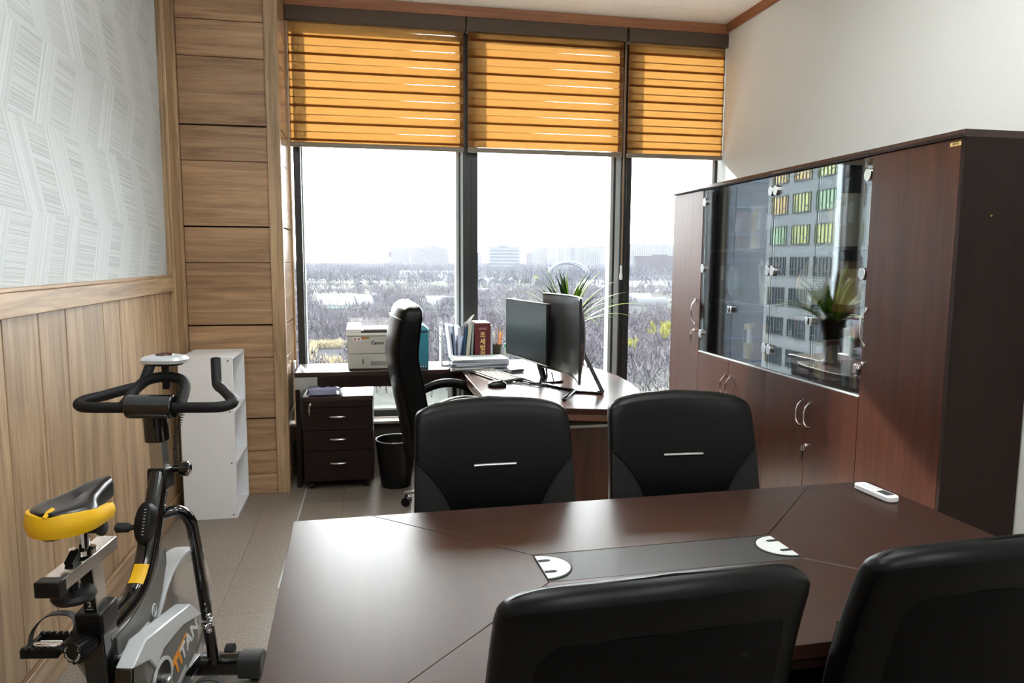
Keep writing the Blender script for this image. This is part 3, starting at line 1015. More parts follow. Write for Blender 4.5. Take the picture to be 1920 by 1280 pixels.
def meeting_chair(label, loc, rz):
    t = thing('meeting_chair', label, 'chair', loc, rz, 'black leather meeting chairs around the walnut table')
    z0, z1 = .46, .99
    def Wf(v):
        w = .272 - .016 * v
        if v > .90:
            q = (v - .90) / .10
            w -= .012 * (1 - math.sqrt(max(0, 1 - q * q)))
        return w
    Tf = lambda v: rounded_end(v, .042 - .004 * v, .93)
    sp = lambda v: -.205 - .10 * v + .03 * math.sin(v * PI) * .6
    crown = .04
    back_body(Wf, Tf, z0, z1, sp, crown).build('backrest', M_leather, t)
    # mesh gussets low on both sides of the front face
    for s in (-1, 1):
        rows, rows2 = [], []
        for i in range(15):
            v = .02 + (.66 - .02) * i / 14
            q = max(0, (v - .22) / .44)
            us = .50 + .47 * q ** 1.9
            rf = [back_point(s * (us + (.985 - us) * j / 8), v, 1, Wf, Tf, z0, z1, sp, crown, off=.0026) for j in range(9)]
            rbk = [back_point(s * (us + (.985 - us) * j / 8), v, 1, Wf, Tf, z0, z1, sp, crown, off=-.004) for j in range(9)]
            rows.append(rf)
            rows2.append(rbk)
        MB().shell(rows, rows2).build('mesh_gusset', M_mesh, t)
        seam = [back_point(s * (.50 + .47 * max(0, (v - .22) / .44) ** 1.9), v, 1, Wf, Tf, z0, z1, sp, crown, off=.003) for v in [.02 + .64 * i / 18 for i in range(19)]]
        MB().tube(seam, .0028, 6).build('seam_piping', M_leather_back, t)
    # chrome bar pressed into the front cushion
    p = back_point(0, .605, 1, Wf, Tf, z0, z1, sp, crown, off=.004)
    MB().tube([p + Vector((x, .02 * (x / .26) ** 2, 0)) for x in (-.072, -.07, -.035, 0, .035, .07, .072)], [.004, .0065, .0065, .0065, .0065, .0065, .004], 10).build('chrome_bar', M_chrome, t)
    # inset panel on the rear
    rows, rows2 = [], []
    for i in range(17):
        v = .04 + .80 * i / 16
        rw, rk = [], []
        for j in range(17):
            u = -.80 + 1.6 * j / 16
            if i >= 15:
                u *= (.985, .955)[i - 15]
            vv = v - .02 * abs(u / .8) ** 8 * (i / 16) ** 3
            edge = 0 if (0 < i < 16 and 0 < j < 16) else -.006
            rw.append(back_point(u, vv, -1, Wf, Tf, z0, z1, sp, crown, off=.0055 + edge))
            rk.append(back_point(u, vv, -1, Wf, Tf, z0, z1, sp, crown, off=-.004))
        rows.append(rw)
        rows2.append(rk)
    MB().shell(rows, rows2).build('rear_panel', M_leather_back, t)
    # seat
    loops = []
    for z, k in ((.415, .90), (.42, .97), (.445, 1.0), (.475, 1.0), (.492, .965), (.5, .88)):
        loops.append([Vector((math.copysign(abs(math.cos(a)) ** .42, math.cos(a)) * .255 * k, .01 + math.copysign(abs(math.sin(a)) ** .42, math.sin(a)) * .235 * k, z)) for a in [2 * PI * i / 40 for i in range(40)]])
    MB().loft(loops).build('seat', M_leather, t)
    MB().tube([(0, .0, .41), (0, -.12, .405), (0, -.2, .43), (0, -.245, .5), (0, -.26, .6)], .02, 10).build('back_bracket', M_blackplastic, t)
    star_base(t, .29, M_chrome)
    return t
meeting_chair('black meeting chair on far side of the table, left one, in front of the desk', (.387, 2.075, 0), PI + math.radians(1))
meeting_chair('black meeting chair on far side of the table, right one, before the cabinets', (1.035, 2.09, 0), PI - math.radians(3))
meeting_chair('black meeting chair seen from behind on near side, middle of the picture', (.413, 1.262, 0), math.radians(3))
meeting_chair('black meeting chair seen from behind at the lower right corner', (1.058, 1.30, 0), math.radians(2))

# ------------------------------------------------------------------ credenza under the window
DZ = .737
cr = thing('credenza', 'long dark walnut side table under the window carrying the printer', 'side table', (0, 0, 0))
MB().box(-.487, 1.22, 4.635, 5.02, DZ - .028, DZ).build('top', M_walnut_x, cr, .003, 0)
MB().box(-.487, 1.22, 4.637, 4.655, DZ - .10, DZ - .028).build('apron', M_walnut_dark, cr, .002, 0)
MB().box(-.487, -.459, 4.64, 4.975, 0, DZ - .028).build('leg_panel', M_walnut_dark, cr, .002, 0)
MB().box(.50, .528, 4.66, 4.975, 0, DZ - .028).build('leg_panel', M_walnut_dark, cr, .002, 0)
MB().box(1.19, 1.218, 4.66, 4.975, 0, DZ - .028).build('leg_panel', M_walnut_dark, cr, .002, 0)
MB().box(-.486, -.35, 4.625, 4.637, DZ - .105, DZ - .03).build('grey_end_plate', M('grey_plate', (160, 160, 156), .5), cr, .002, 0)

# ------------------------------------------------------------------ executive desk, bowed on the visitor side
dk = thing('executive_desk', 'walnut executive desk with bowed edge in front of the window', 'desk', (0, 0, 0))
outline = [(.545, 4.634), (.56, 3.42), (1.10, 3.262), (1.20, 3.31), (1.30, 3.42), (1.385, 3.58), (1.437, 3.78), (1.466, 4.0), (1.474, 4.2), (1.462, 4.4), (1.425, 4.56), (1.385, 4.634)]
MB().prism(outline, 'z', DZ - .03, DZ).build('top', M_walnut_desk, dk, .003, 0)
MB().prism(inset(outline, .004), 'z', DZ - .062, DZ - .0305).build('top_underlay', M_edge, dk, .003, 0)
MB().box(.64, 1.24, 3.50, 3.525, .04, .60).build('modesty_panel', M_walnut_v, dk, .002, 0)
MB().box(.62, 1.26, 3.47, 3.55, .60, .615).build('panel_cap', M_palemetal, dk, .002, 0)
MB().bar((.72, 3.512, .615), (.72, 3.512, DZ - .062), .05, .04, (0, 1, 0)).bar((1.2, 3.512, .61), (1.13, 3.6, DZ - .064), .05, .04, (0, 1, 0)).build('bracket', M_blackplastic, dk)
MB().box(1.2, 1.225, 3.56, 4.6, .04, .675).build('side_panel', M_walnut_v, dk, .002, 0)
MB().box(.60, 1.19, 4.575, 4.6, .0, .675).build('end_panel', M_walnut_dark, dk, .002, 0)
MB().box(.62, 1.26, 3.46, 3.56, 0, .04).build('foot', M_walnut_dark, dk, .004, 0)

# ------------------------------------------------------------------ drawer pedestal
pd = thing('drawer_pedestal', 'dark walnut three-drawer pedestal on casters under the side table', 'drawers', (-.222, 4.77, 0), math.radians(-1.0))
PW, PD = .212, .22
MB().box(-PW, PW, -PD + .02, PD, .055, .57).build('body', M_walnut_dark, pd, .002, 0)
MB().box(-PW - .003, PW + .003, -PD - .002, PD, .571, .597).build('top', M_walnut_x, pd, .003, 0)
MB().box(-PW, PW, -PD, -PD + .019, .528, .57).build('fascia', M_walnut_dark, pd, .002, 0)
for z0, z1 in ((.386, .524), (.254, .382), (.06, .25)):
    d = MB().box(-PW, PW, -PD, -PD + .019, z0, z1).build('drawer', M_walnut_dark, pd, .002, 0)
    zz = z1 - .052 if z0 > .1 else z1 - .073
    MB().tube([(-.052, -PD + .001, zz), (-.046, -PD - .016, zz), (-.03, -PD - .022, zz), (0, -PD - .024, zz), (.03, -PD - .022, zz), (.046, -PD - .016, zz), (.052, -PD + .001, zz)], [.004, .0055, .007, .0075, .007, .0055, .004], 8).build('handle', M_steel, d)
lk = MB().lathe([(.009, 0), (.009, .01), (.006, .012)], 14, (-.165, -PD, .549), cols((1, 0, 0), (0, 0, 1), (0, -1, 0))).build('lock', M_chrome, pd)
MB().box(-.17, -.16, -PD - .02, -PD - .011, .54, .556).box(-.176, -.166, -PD - .016, -PD - .012, .505, .54).box(-.173, -.169, -PD - .016, -PD - .012, .485, .505).build('key', M_wax, lk)
for a in (-1, 1):
    for c in (-1, 1):
        MB().cyl((a * .17 - .012, c * .16, .024), (a * .17 + .012, c * .16, .024), .024, 14).box(a * .17 - .016, a * .17 + .016, c * .16 - .012, c * .16 + .012, .03, .056).build('caster', M_blackplastic, pd)
# clear document wallet on the pedestal
t = thing('document_wallet', 'crumpled clear plastic wallet full of bluish documents on the pedestal', 'folder', (-.305, 4.655, .5985))
MB().box(-.098, .095, -.09, .15, .001, .05).build('paper_pile', M('violet_grey_paper', (150, 150, 184), .8, var=.1, vs_=60), t, .012)
rw = random.Random(2)
fr1, bk1 = [], []
for i in range(12):
    a_, b_ = [], []
    for j in range(14):
        x = -.108 + .212 * j / 13
        y = -.1 + .262 * i / 11
        e = (i in (0, 11)) or (j in (0, 13))
        z = .012 if e else .054 + rw.uniform(-.003, .007)
        a_.append(Vector((x + rw.uniform(-.004, .004), y + rw.uniform(-.004, .004), z)))
        b_.append(Vector((x, y, z - .0009)))
    fr1.append(a_)
    bk1.append(b_)
MB().shell(fr1, bk1).build('plastic_sleeve', glass_mat('clear_film', (.9, .91, .95), refl=1.6), t, 0, 20)

# ------------------------------------------------------------------ waste bin
t = thing('waste_bin', 'black tapered waste bin standing between pedestal and office chair', 'bin', (.127, 4.60, 0))
MB().lathe([(0, .003), (.092, .003), (.092, 0), (.096, 0), (.126, .30), (.122, .30), (.093, .008), (0, .008)], 32, closed=True).build('bucket', M_blackplastic, t)
MB().tube([(.1245 * math.cos(a), .1245 * math.sin(a), .302) for a in [2 * PI * i / 32 for i in range(32)]], .0042, 8, True).build('rim', M('grey_rim', (150, 150, 150), .3), t)

# ------------------------------------------------------------------ laser printer
pr = thing('laser_printer', 'grey and white laser printer on the side table by the window', 'printer', (.035, 4.70, DZ))
MB().box(-.2, .2, 0, .31, .006, .1).build('paper_tray', M_printer, pr, .004)
MB().box(-.2, .2, 0.0, .31, .1015, .218).build('body', M_printer, pr, .006)
MB().prism([(-.006, .218), (.31, .218), (.31, .25), (.1, .25), (-.006, .236)], 'x', -.205, .205).build('top_cover', M_printer_lt, pr, .004)
MB().box(-.115, .2, .0, .16, .236, .2535).build('output_slot', M_printer_dk, pr, .002)
MB().box(-.1, .2, .004, .25, .2535, .262).build('output_lip', M_printer_lt, pr, .002)
MB().prism([(.0, .238), (.2, .25), (.2, .277), (.0, .262)], 'x', -.205, -.11).build('control_panel', M_printer_lt, pr, .003)
MB().prism([(.05, .264), (.16, .264), (.17, .289), (.065, .284)], 'x', -.2, -.115).build('panel_display', M_acrylic, pr, .002)
put_text('brand_mark', 'Canon', .030, M_ink, pr, (-.012, -.0006, .172), cols((1, 0, 0), (0, 0, 1), (0, -1, 0)), .0009)
MB().box(-.055, .085, -.003, 0.01, .03, .055).build('tray_grip', M('grey_grip', (150, 148, 142), .5), pr, .002)
MB().box(-.108, -.101, -.002, .004, .038, .068).build('level_gauge', M_printer_dk, pr, .001)
MB().box(-.165, -.115, -.001, .002, .185, .21).build('notice_sticker', M_paper, pr, 0, 0)
MB().box(-.158, -.146, -.0016, -.0008, .19, .205).box(-.135, -.122, -.0016, -.0008, .19, .205).build('sticker_print', M('rust_print', (170, 110, 90), .7), pr, 0, 0)
MB().box(-.112, -.085, -.001, .002, .198, .212).build('energy_sticker', M('orange_sticker', (186, 112, 40), .6), pr, 0, 0)
MB().box(-.084, -.062, -.001, .002, .198, .212).build('energy_sticker', M('olive_sticker', (150, 140, 60), .6), pr, 0, 0)

# ------------------------------------------------------------------ teal file box
t = thing('file_box', 'teal card archive box with ruled label beside the office chair', 'box', (.30, 4.69, DZ))
MB().box(-.051, .049, 0, .30, .001, .252).build('box', M_teal, t, .003)
MB().prism([(-.056, .252), (.054, .252), (.02, .282), (-.004, .284), (-.012, .281)], 'y', -.004, .3).build('lid_flap', M('pale_teal_card', (96, 168, 184), .7), t, .001)
MB().box(-.043, .041, -.001, .001, .235, .248).build('label_head', M('navy_print', (18, 52, 70), .7), t, 0, 0)
MB().box(-.043, .041, -.001, .001, .008, .024).build('label_foot', bpy.data.materials['navy_print'], t, 0, 0)
for k in range(16):
    MB().box(-.043, .041, -.0008, .001, .232 - .0128 * k, .233 - .0128 * k).build('label_line', bpy.data.materials['navy_print'], t, 0, 0)
MB().box(-.043, -.042, -.0008, .001, .03, .235).box(-.034, -.033, -.0008, .001, .03, .235).box(.040, .041, -.0008, .001, .03, .235).build('label_line', bpy.data.materials['navy_print'], t, 0, 0)
for k in range(5):
    MB().box(-.037 + .016 * k, -.029 + .016 * k, -.0014, -.0008, .012, .02).build('label_mark', M_paper, t, 0, 0)

# ------------------------------------------------------------------ book rack with folders, red law book
t = thing('book_rack', 'pale grey plastic book rack holding the folders behind the paper pile', 'rack', (.44, 4.78, DZ))
MB().box(0, .008, 0, .17, .001, .25).build('end_plate', M_lightgray, t, .003)
MB().box(-.001, .0, .02, .15, .15, .158).box(-.001, 0, .02, .15, .19, .198).build('vent_slot', M_ink, t, 0, 0)
MB().box(.008, .43, 0, .17, .001, .008).build('base_plate', M_lightgray, t, .002)
MB().box(.36, .368, 0.02, .17, .008, .2).build('end_plate', M_lightgray, t, .003)
MB().prism(rrect(.12, .19, .03), 'y', .170, .174).build('rear_plate', M_acrylic, t).location = (.06, 0, .10)
def folder(label, x, w, h, lean, mat, pages, d=.22, y=4.785):
    t = thing('folder', label, 'folder', (x, y, DZ + .0085), 0, 'folders in the grey book rack')
    t.rotation_euler = (0, lean, 0)
    MB().box(0, .0018, 0, d, 0, h).box(w - .0018, w, 0, d, 0, h).box(0, w, -.0015, 0, 0, h).build('cover', mat, t, .0006, 0, 1)
    MB().box(.002, w - .002, .001, d - .01, .002, h - .006).build('pages', pages, t, 0, 0)
    return t
folder('white folder leaning leftmost in the grey book rack', .515, .012, .262, -.12, M_paper2, M_paper)
folder('bluish white folder, second from the left in the book rack', .533, .013, .258, -.08, M('slate_blue_card', (120, 134, 160), .7), M_paper)
folder('pale lilac folder third from the left in the book rack', .551, .016, .25, .0, M('lilac_card', (196, 198, 218), .7), M_paper2)
folder('navy folder leaning under the loose white sheet', .578, .012, .252, .10, M('navy_card', (32, 74, 110), .6), M_paper)
folder('wide beige folder leaning right of the navy folder', .597, .024, .27, .10, M('beige_card', (196, 194, 178), .7), M_paper)
folder('slim grey-green folder beside the maroon law book', .636, .012, .272, .05, M('sage_card', (150, 164, 160), .7), M_paper)
t = thing('loose_paper', 'bright white loose sheet sticking up out of the book rack', 'paper', (.565, 4.80, DZ + .16))
rows, rows2 = [], []
for i in range(8):
    a_, b_ = [], []
    for j in range(6):
        s, q = j / 5, i / 7
        p = Vector((-.03 + .085 * s + .055 * q, .0 + .02 * math.sin(q * 3) + .06 * s, .0 + .125 * q + .05 * s + .008 * math.sin(s * 5 + q * 4)))
        a_.append(p)
        b_.append(p + Vector((0, .0008, -.0003)))
    rows.append(a_)
    rows2.append(b_)
MB().shell(rows, rows2).build('sheet', M_paper, t)
t = thing('law_book', 'thick maroon law book with gold Korean title upright in the rack', 'book', (.662, 4.775, DZ + .0085))
MB().box(0, .108, -.004, 0, 0, .275).box(0, .004, 0, .19, 0, .275).box(.104, .108, 0, .19, 0, .275).build('cover', M_maroon, t, .0015, 0)
MB().box(.0045, .1035, .0005, .185, .003, .279).build('page_block', MW, t, .001, 0)
for i, ch in enumerate('조세법전'):
    put_text('title_character', ch, .042, M_goldink, t, (.054, -.0048, .195 - .043 * i), cols((1, 0, 0), (0, 0, 1), (0, -1, 0)), .0012)
put_text('year_line', '2018년', .019, M('dull_foil', (190, 140, 130), .5), t, (.054, -.0048, .238), cols((1, 0, 0), (0, 0, 1), (0, -1, 0)), .0004)
MB().box(.1085, .122, .0, .18, .0, .26).build('inserted_sheet', M_paper2, t, 0, 0)

# pencil cup
t = thing('pencil_cup', 'dark brown pencil cup right of the maroon law book', 'cup', (.815, 4.80, DZ))
MB().lathe([(0, .002), (.034, .002), (.036, .14), (.033, .14), (.031, .006), (0, .006)], 20, closed=True).build('cup', M('dark_brown_leather', (58, 48, 36), .6), t)
for k, (dx, dy, mt, nm, lab) in enumerate(((-.02, .0, M('red_pen', (170, 50, 40), .5), 'pen', 'red pen at the left of the pencil cup'), (-.008, .012, M_paper, 'ruler', 'white ruler standing in the pencil cup'), (.005, -.01, M('orange_pencil', (240, 150, 30), .5), 'pencil', 'orange pencil nearest in the pencil cup'), (.014, .004, bpy.data.materials['orange_pencil'], 'pencil', 'orange pencil in middle of the pencil cup'), (.02, -.004, bpy.data.materials['orange_pencil'], 'pencil', 'orange pencil leaning right in the pencil cup'), (.01, .016, M('brown_pencil', (120, 80, 40), .5), 'pencil', 'brown tipped pencil, the tallest in the cup'))):
    o = thing(nm, lab, nm, (.815 + dx * .6, 4.80 + dy * .6, DZ + .0075), 0, 'pens in the pencil cup')
    top = Vector((dx * 1.3, dy * 1.1, .205 + .012 * (k % 3) + (.02 if k == 5 else 0)))
    if nm == 'ruler':
        MB().bar((0, 0, 0), top, .016, .002).build('blade', mt, o)
        MB().bar(top, top * 1.02, .016, .002).build('end', M_acrylic, o)
    else:
        MB().cyl((0, 0, 0), top, .0038, 7).build('shaft', mt, o)
        MB().cyl(top, top * 1.05, .0038, 7, .0008).build('tip', M_ink if k == 5 else M('pencil_wood', (226, 190, 130), .7), o)
t = thing('glue_bottle', 'small clear bottle with green cap beside the left monitor', 'bottle', (.872, 4.76, DZ))
MB().lathe([(.016, .001), (.016, .1), (.009, .112), (.009, .12)], 14).build('bottle', M('milky_bottle', (214, 226, 220), .3), t)
MB().lathe([(.011, .12), (.011, .145), (.006, .15)], 14).build('cap', M('mint_green_cap', (90, 200, 150), .4), t)

# flat pile of documents on the corner of the desk
rp2 = random.Random(9)
z = DZ + .0008
docs = [('grey document bundle at the bottom of the flat pile', (150, 152, 160)), ('white paper bundle second from bottom of the pile', (226, 226, 232)), ('dark grey report in the lower half of the pile', (116, 116, 128)), ('white report in the middle of the flat pile', (232, 232, 236)), ('pale violet bundle above the middle of the pile', (190, 190, 208)), ('white bundle just under the top grey folder', (236, 236, 240)), ('light grey plastic folder on top of the flat paper pile', (196, 202, 202))]
for i, (lb, c) in enumerate(docs):
    hgt = (.013, .009, .011, .010, .012, .010, .007)[i]
    t = thing('document', lb, 'document', (.672 + rp2.uniform(-.012, .012), 4.64 + rp2.uniform(-.015, .015), z), rp2.uniform(-.13, .13), 'documents piled flat on the desk corner')
    mt = M('document_paper_%d' % i, c, .75)
    l, w = .175 + rp2.uniform(-.008, .01), .11
    MB().box(-l, l, -w, w, .0012, hgt - .0012).build('pages', M_paper if i % 2 else M_paper2, t, 0, 0)
    MB().box(-l - .003, l + .003, -w - .003, w + .003, hgt - .0011, hgt).box(-l - .003, l + .003, -w - .003, w + .003, 0, .0011).build('cover', mt, t, 0, 0)
    z += hgt + .0004
t = thing('loose_paper', 'bright white sheet lying across the left end of the pile', 'paper', (.56, 4.60, z + .0006), .5)
MB().box(-.06, .06, -.045, .045, 0, .0012).build('sheet', M_paper, t, 0, 0)
MB().box(-.05, .05, -.03, -.029, .0012, .0015).build('fold_line', M_paper2, t, 0, 0)

# ------------------------------------------------------------------ keyboard and mouse
t = thing('keyboard', 'white low keyboard lying at an angle on the walnut desk', 'keyboard', (.722, 4.285, DZ), math.radians(-74))
MB().prism([(-.075, .001), (.072, .001), (.072, .02), (-.075, .011)], 'x', -.225, .225).build('case', M('grey_keyboard_case', (30, 30, 28), .5), t, .003)
for r_ in range(6):
    kb = MB()
    y0 = -.066 + r_ * .0226
    z0 = .0112 + (y0 + .075) / .147 * .009
    for c in range(21):
        if c in (14, 17) and r_ < 5:
            pass
        x0 = -.217 + c * .0207
        if r_ == 0 and 4 < c < 10:
            continue
        kb.box(x0, x0 + .0188, y0, y0 + .0192, z0, z0 + .006)
    if r_ == 0:
        kb.box(-.217 + 5 * .0207, -.217 + 10 * .0207 - .002, y0, y0 + .0192, z0, z0 + .006)
    o = kb.build('key_row', M('white_key', (122, 122, 114), .6, spec=.2) if r_ == 0 else bpy.data.materials['white_key'], t, 0, 0)
    o['kind'] = 'stuff'
for s in (-1, 1):
    MB().box(s * .2 - .012, s * .2 + .012, .05, .065, -.0, .004).build('foot', M_blackmatte, t, 0, 0)
t = thing('computer_mouse', 'dark grey computer mouse next to the white keyboard', 'mouse', (.675, 3.955, DZ), math.radians(-80))
loops = []
for z_, k_ in ((0.0005, .93), (.006, 1), (.016, .97), (.026, .8), (.033, .5), (.0355, .15)):
    loops.append([Vector((.031 * k_ * math.copysign(abs(math.cos(a)) ** .8, math.cos(a)), .056 * k_ * math.copysign(abs(math.sin(a)) ** .8, math.sin(a)) - .004 * (1 - k_), z_)) for a in [2 * PI * i / 28 for i in range(28)]])
MB().loft(loops).build('shell', M('charcoal_mouse', (16, 17, 17), .35), t)
MB().cyl((-.003, .026, .03), (.003, .026, .03), .009, 12).build('wheel', M_blackmatte, t)

# ------------------------------------------------------------------ monitors
def slab(p0, p1, z0, z1, th, bulge=0.0, n=12):
    """upright panel between two plan points; bulge pushes the middle to the right of p0->p1"""
    p0, p1 = Vector(p0), Vector(p1)
    d = (p1 - p0).normalized()
    nr = Vector((d.y, -d.x))
    F, B = [], []
    return d, nr
m1 = thing('flat_monitor', 'black flat monitor facing the office chair, left of the curved one', 'monitor', (0, 0, 0))
a0, a1 = Vector((.805, 4.40, 0)), Vector((.925, 3.815, 0))
d1 = (a1 - a0).normalized()
n1 = Vector((d1.y, -d1.x, 0))       # to the left of travel => faces -x
if n1.x > 0:
    n1 = -n1
R1 = cols(d1, Vector((0, 0, 1)), n1)
mid = (a0 + a1) / 2
wd = (a1 - a0).length
tiltR = Matrix.Rotation(math.radians(-3), 3, d1)
def mpt(u, v, w):
    return mid + R1 @ Vector((u, v, w))
M_screen = M('black_matt_screen', (24, 28, 31), .34, spec=.9)
mb = MB()
mb.obox(mpt(0, 1.035, -.012), (wd, .345, .022), R1)
mb.build('case', M_blackplastic, m1, .003)
MB().obox(mpt(0, 1.040, .0005), (wd - .014, .322, .003), R1).build('screen', M_screen, m1, 0, 0)
MB().obox(mpt(0, .8665, -.010), (wd, .008, .024), R1).build('chin', M_steel, m1, .002)
MB().obox(mpt(0, 1.03, -.035), (.26, .2, .03), R1).build('rear_bulge', M_blackplastic, m1, .008)
MB().bar(mpt(0, .74, -.125), mpt(0, .98, -.05), .06, .02, n1).build('neck', M_blackplastic, m1, .004)
MB().obox(mpt(0, .743, -.105), (.24, .011, .18), R1).build('foot', M_blackgloss, m1, .004)

m2 = thing('curved_monitor', 'curved black monitor on a V-shaped stand nearest the table', 'monitor', (0, 0, 0))
b0, b1 = Vector((.945, 4.0, 0)), Vector((.985, 3.395, 0))
d2 = (b1 - b0).normalized()
n2 = Vector((d2.y, -d2.x, 0))
if n2.x > 0:
    n2 = -n2
wd2 = (b1 - b0).length
def cpt(s, z, off):
    """s 0..1 along the panel, concave towards the chair"""
    q = 4 * s * (1 - s)
    return b0 + d2 * (wd2 * s) - n2 * (.052 * q) + n2 * off + Vector((0, 0, z))
Z0, Z1 = .835, 1.257
def curved(zlo, zhi, o0, o1, s0=0.0, s1=1.0, bulge=0.0):
    F, B = [], []
    for i in range(9):
        z_ = zlo + (zhi - zlo) * i / 8
        F.append([cpt(s0 + (s1 - s0) * j / 20, z_, o0) for j in range(21)])
        e = 4 * (i / 8) * (1 - i / 8)
        B.append([cpt(s0 + (s1 - s0) * j / 20, z_, o1 - bulge * e * (4 * (j / 20) * (1 - j / 20)) ** .6) for j in range(21)])
    return MB().shell(F, B)
curved(Z0, Z1, 0, -.012, bulge=.045).build('case', M('glossy_black_shell', (24, 25, 27), .2), m2)
curved(Z0 + .012, Z1 - .008, .0025, -.001, .008, .992).build('screen', M('black_semi_gloss_screen', (72, 73, 72), .24, spec=1.0), m2)
curved(Z1 - .001, Z1 + .003, .001, -.012).build('top_trim', M_steel, m2)
curved(Z0 - .003, Z0 + .001, .003, -.012).build('bottom_trim', M_steel, m2)
fj = Vector((1.055, 3.735, 0))
neckb = Vector((1.16, 3.655, 0))
MB().bar(neckb + Vector((0.03, 0, DZ + .006)), neckb + Vector((-.075, .03, .96)), .05, .022, (1, 0, 0)).build('neck', M_blackgloss, m2, .003)
MB().bar(fj + Vector((0, 0, DZ + .007)), neckb + Vector((.035, -.01, DZ + .007)), .05, .013).build('foot_spine', M_blackgloss, m2, .003)
MB().bar(fj + Vector((.01, -.005, DZ + .007)), Vector((.94, 3.965, DZ + .007)), .022, .013).build('foot_arm', M_blackgloss, m2, .003)
MB().bar(fj + Vector((.01, .0, DZ + .007)), Vector((.94, 3.50, DZ + .007)), .022, .013).build('foot_arm', M_blackgloss, m2, .003)

def cable(label, pts, r, mat):
    t = thing('cable', label, 'cable', pts[0], 0, 'cables under the monitors')
    o0 = Vector(pts[0])
    P = [Vector(p) - o0 for p in pts]
    out = []
    for i in range(len(P) - 1):
        p0, p1, p2, p3 = P[max(i - 1, 0)], P[i], P[i + 1], P[min(i + 2, len(P) - 1)]
        for k in range(6):
            s = k / 6
            out.append(.5 * ((2 * p1) + (-p0 + p2) * s + (2 * p0 - 5 * p1 + 4 * p2 - p3) * s * s + (-p0 + 3 * p1 - 3 * p2 + p3) * s ** 3))
    out.append(P[-1])
    MB().tube(out, r, 7).build('lead', mat, t)
    MB().tube([P[-1], P[-1] + (P[-1] - P[-2]).normalized() * .02], r * 1.8, 7).build('plug', mat, t)
    return t
cz = DZ + .006
cable('thick black monitor cable curling below the left monitor', [(.99, 4.1, cz + .08), (.985, 4.05, cz + .02), (.95, 4.0, cz), (.9, 4.0, cz), (.86, 4.06, cz), (.83, 4.16, cz)], .0055, M_blackplastic)
cable('second black cable looped under the left monitor corner', [(1.0, 4.0, cz + .06), (1.0, 3.96, cz), (.94, 3.92, cz), (.86, 3.96, cz), (.8, 4.04, cz)], .004, M_blackplastic)
cable('thin grey mouse lead on the desk beside the mouse', [(.69, 4.02, cz - .003), (.76, 4.06, cz - .003), (.84, 3.98, cz - .003), (.93, 3.98, cz - .003), (.99, 4.06, cz - .003)], .002, M('grey_lead', (96, 96, 96), .5))
t = thing('usb_hub', 'small white plug box lying behind the left monitor', 'hub', (.88, 4.45, DZ), .3)
MB().box(-.05, .05, -.02, .02, .001, .022).build('case', M_lightgray, t, .004)
MB().box(-.04, .04, -.0205, -.019, .007, .015).build('port', M_ink, t, 0, 0)

# ------------------------------------------------------------------ spider plant in a flared vase
PX, PY = 1.225, 4.49
pl = thing('potted_plant', 'green spiky plant in a dark flared pot behind the curved monitor', 'plant', (PX, PY, DZ))
MB().lathe([(0, .001), (.058, .001), (.06, .012), (.048, .03), (.046, .10), (.06, .2), (.085, .3), (.088, .312), (.082, .312), (.056, .2), (.04, .1), (0, .09)], 28, closed=True).build('pot', M_vase, pl)
MB().lathe([(0, .255), (.07, .255), (.07, .265), (0, .268)], 20).build('soil', M_soil, pl)
rl = random.Random(21)
dirs = []
for k in range(60):
    az = rl.uniform(0, 2 * PI)
    ln = rl.uniform(.28, .5)
    lift = rl.uniform(.6, 1.5)
    dirs.append((az, ln, lift, rl.uniform(.008, .013)))
dirs += [(-.15, .56, .72, .011), (-.35, .44, .65, .011), (.2, .46, .85, .011), (2.9, .42, 1.15, .011), (2.6, .42, 1.25, .012), (1.7, .42, 1.5, .014), (PI / 2, .36, 1.5, .02), (-2.0, .42, 1.2, .012), (-.9, .42, 1.0, .012)]
for az, ln, lift, wd_ in dirs:
    rows, rows2 = [], []
    base = Vector((.02 * math.cos(az), .02 * math.sin(az), .258))
    n_ = 10
    dr = Vector((math.cos(az), math.sin(az), 0))
    sdv = Vector((-math.sin(az), math.cos(az), 0))
    p = base.copy()
    ang = lift
    for i in range(n_ + 1):
        s = i / n_
        w = wd_ * (min(1, .5 + 2 * s) * (1 - s ** 2.2) + .04)
        t_ = dr * math.cos(ang) + Vector((0, 0, math.sin(ang)))
        nn = sdv.cross(t_)
        rows.append([p - sdv * w + nn * w * .35, p, p + sdv * w + nn * w * .35])
        rows2.append([p - sdv * w + nn * (w * .35 - .0006), p - nn * .0006, p + sdv * w + nn * (w * .35 - .0006)])
        p = p + t_ * (ln / n_)
        ang -= (1.65 - lift * .55) / n_ * (.5 + s)
    MB().shell(rows, rows2).build('leaf', M_leaf if rl.random() < .65 else M_leaf2, pl)

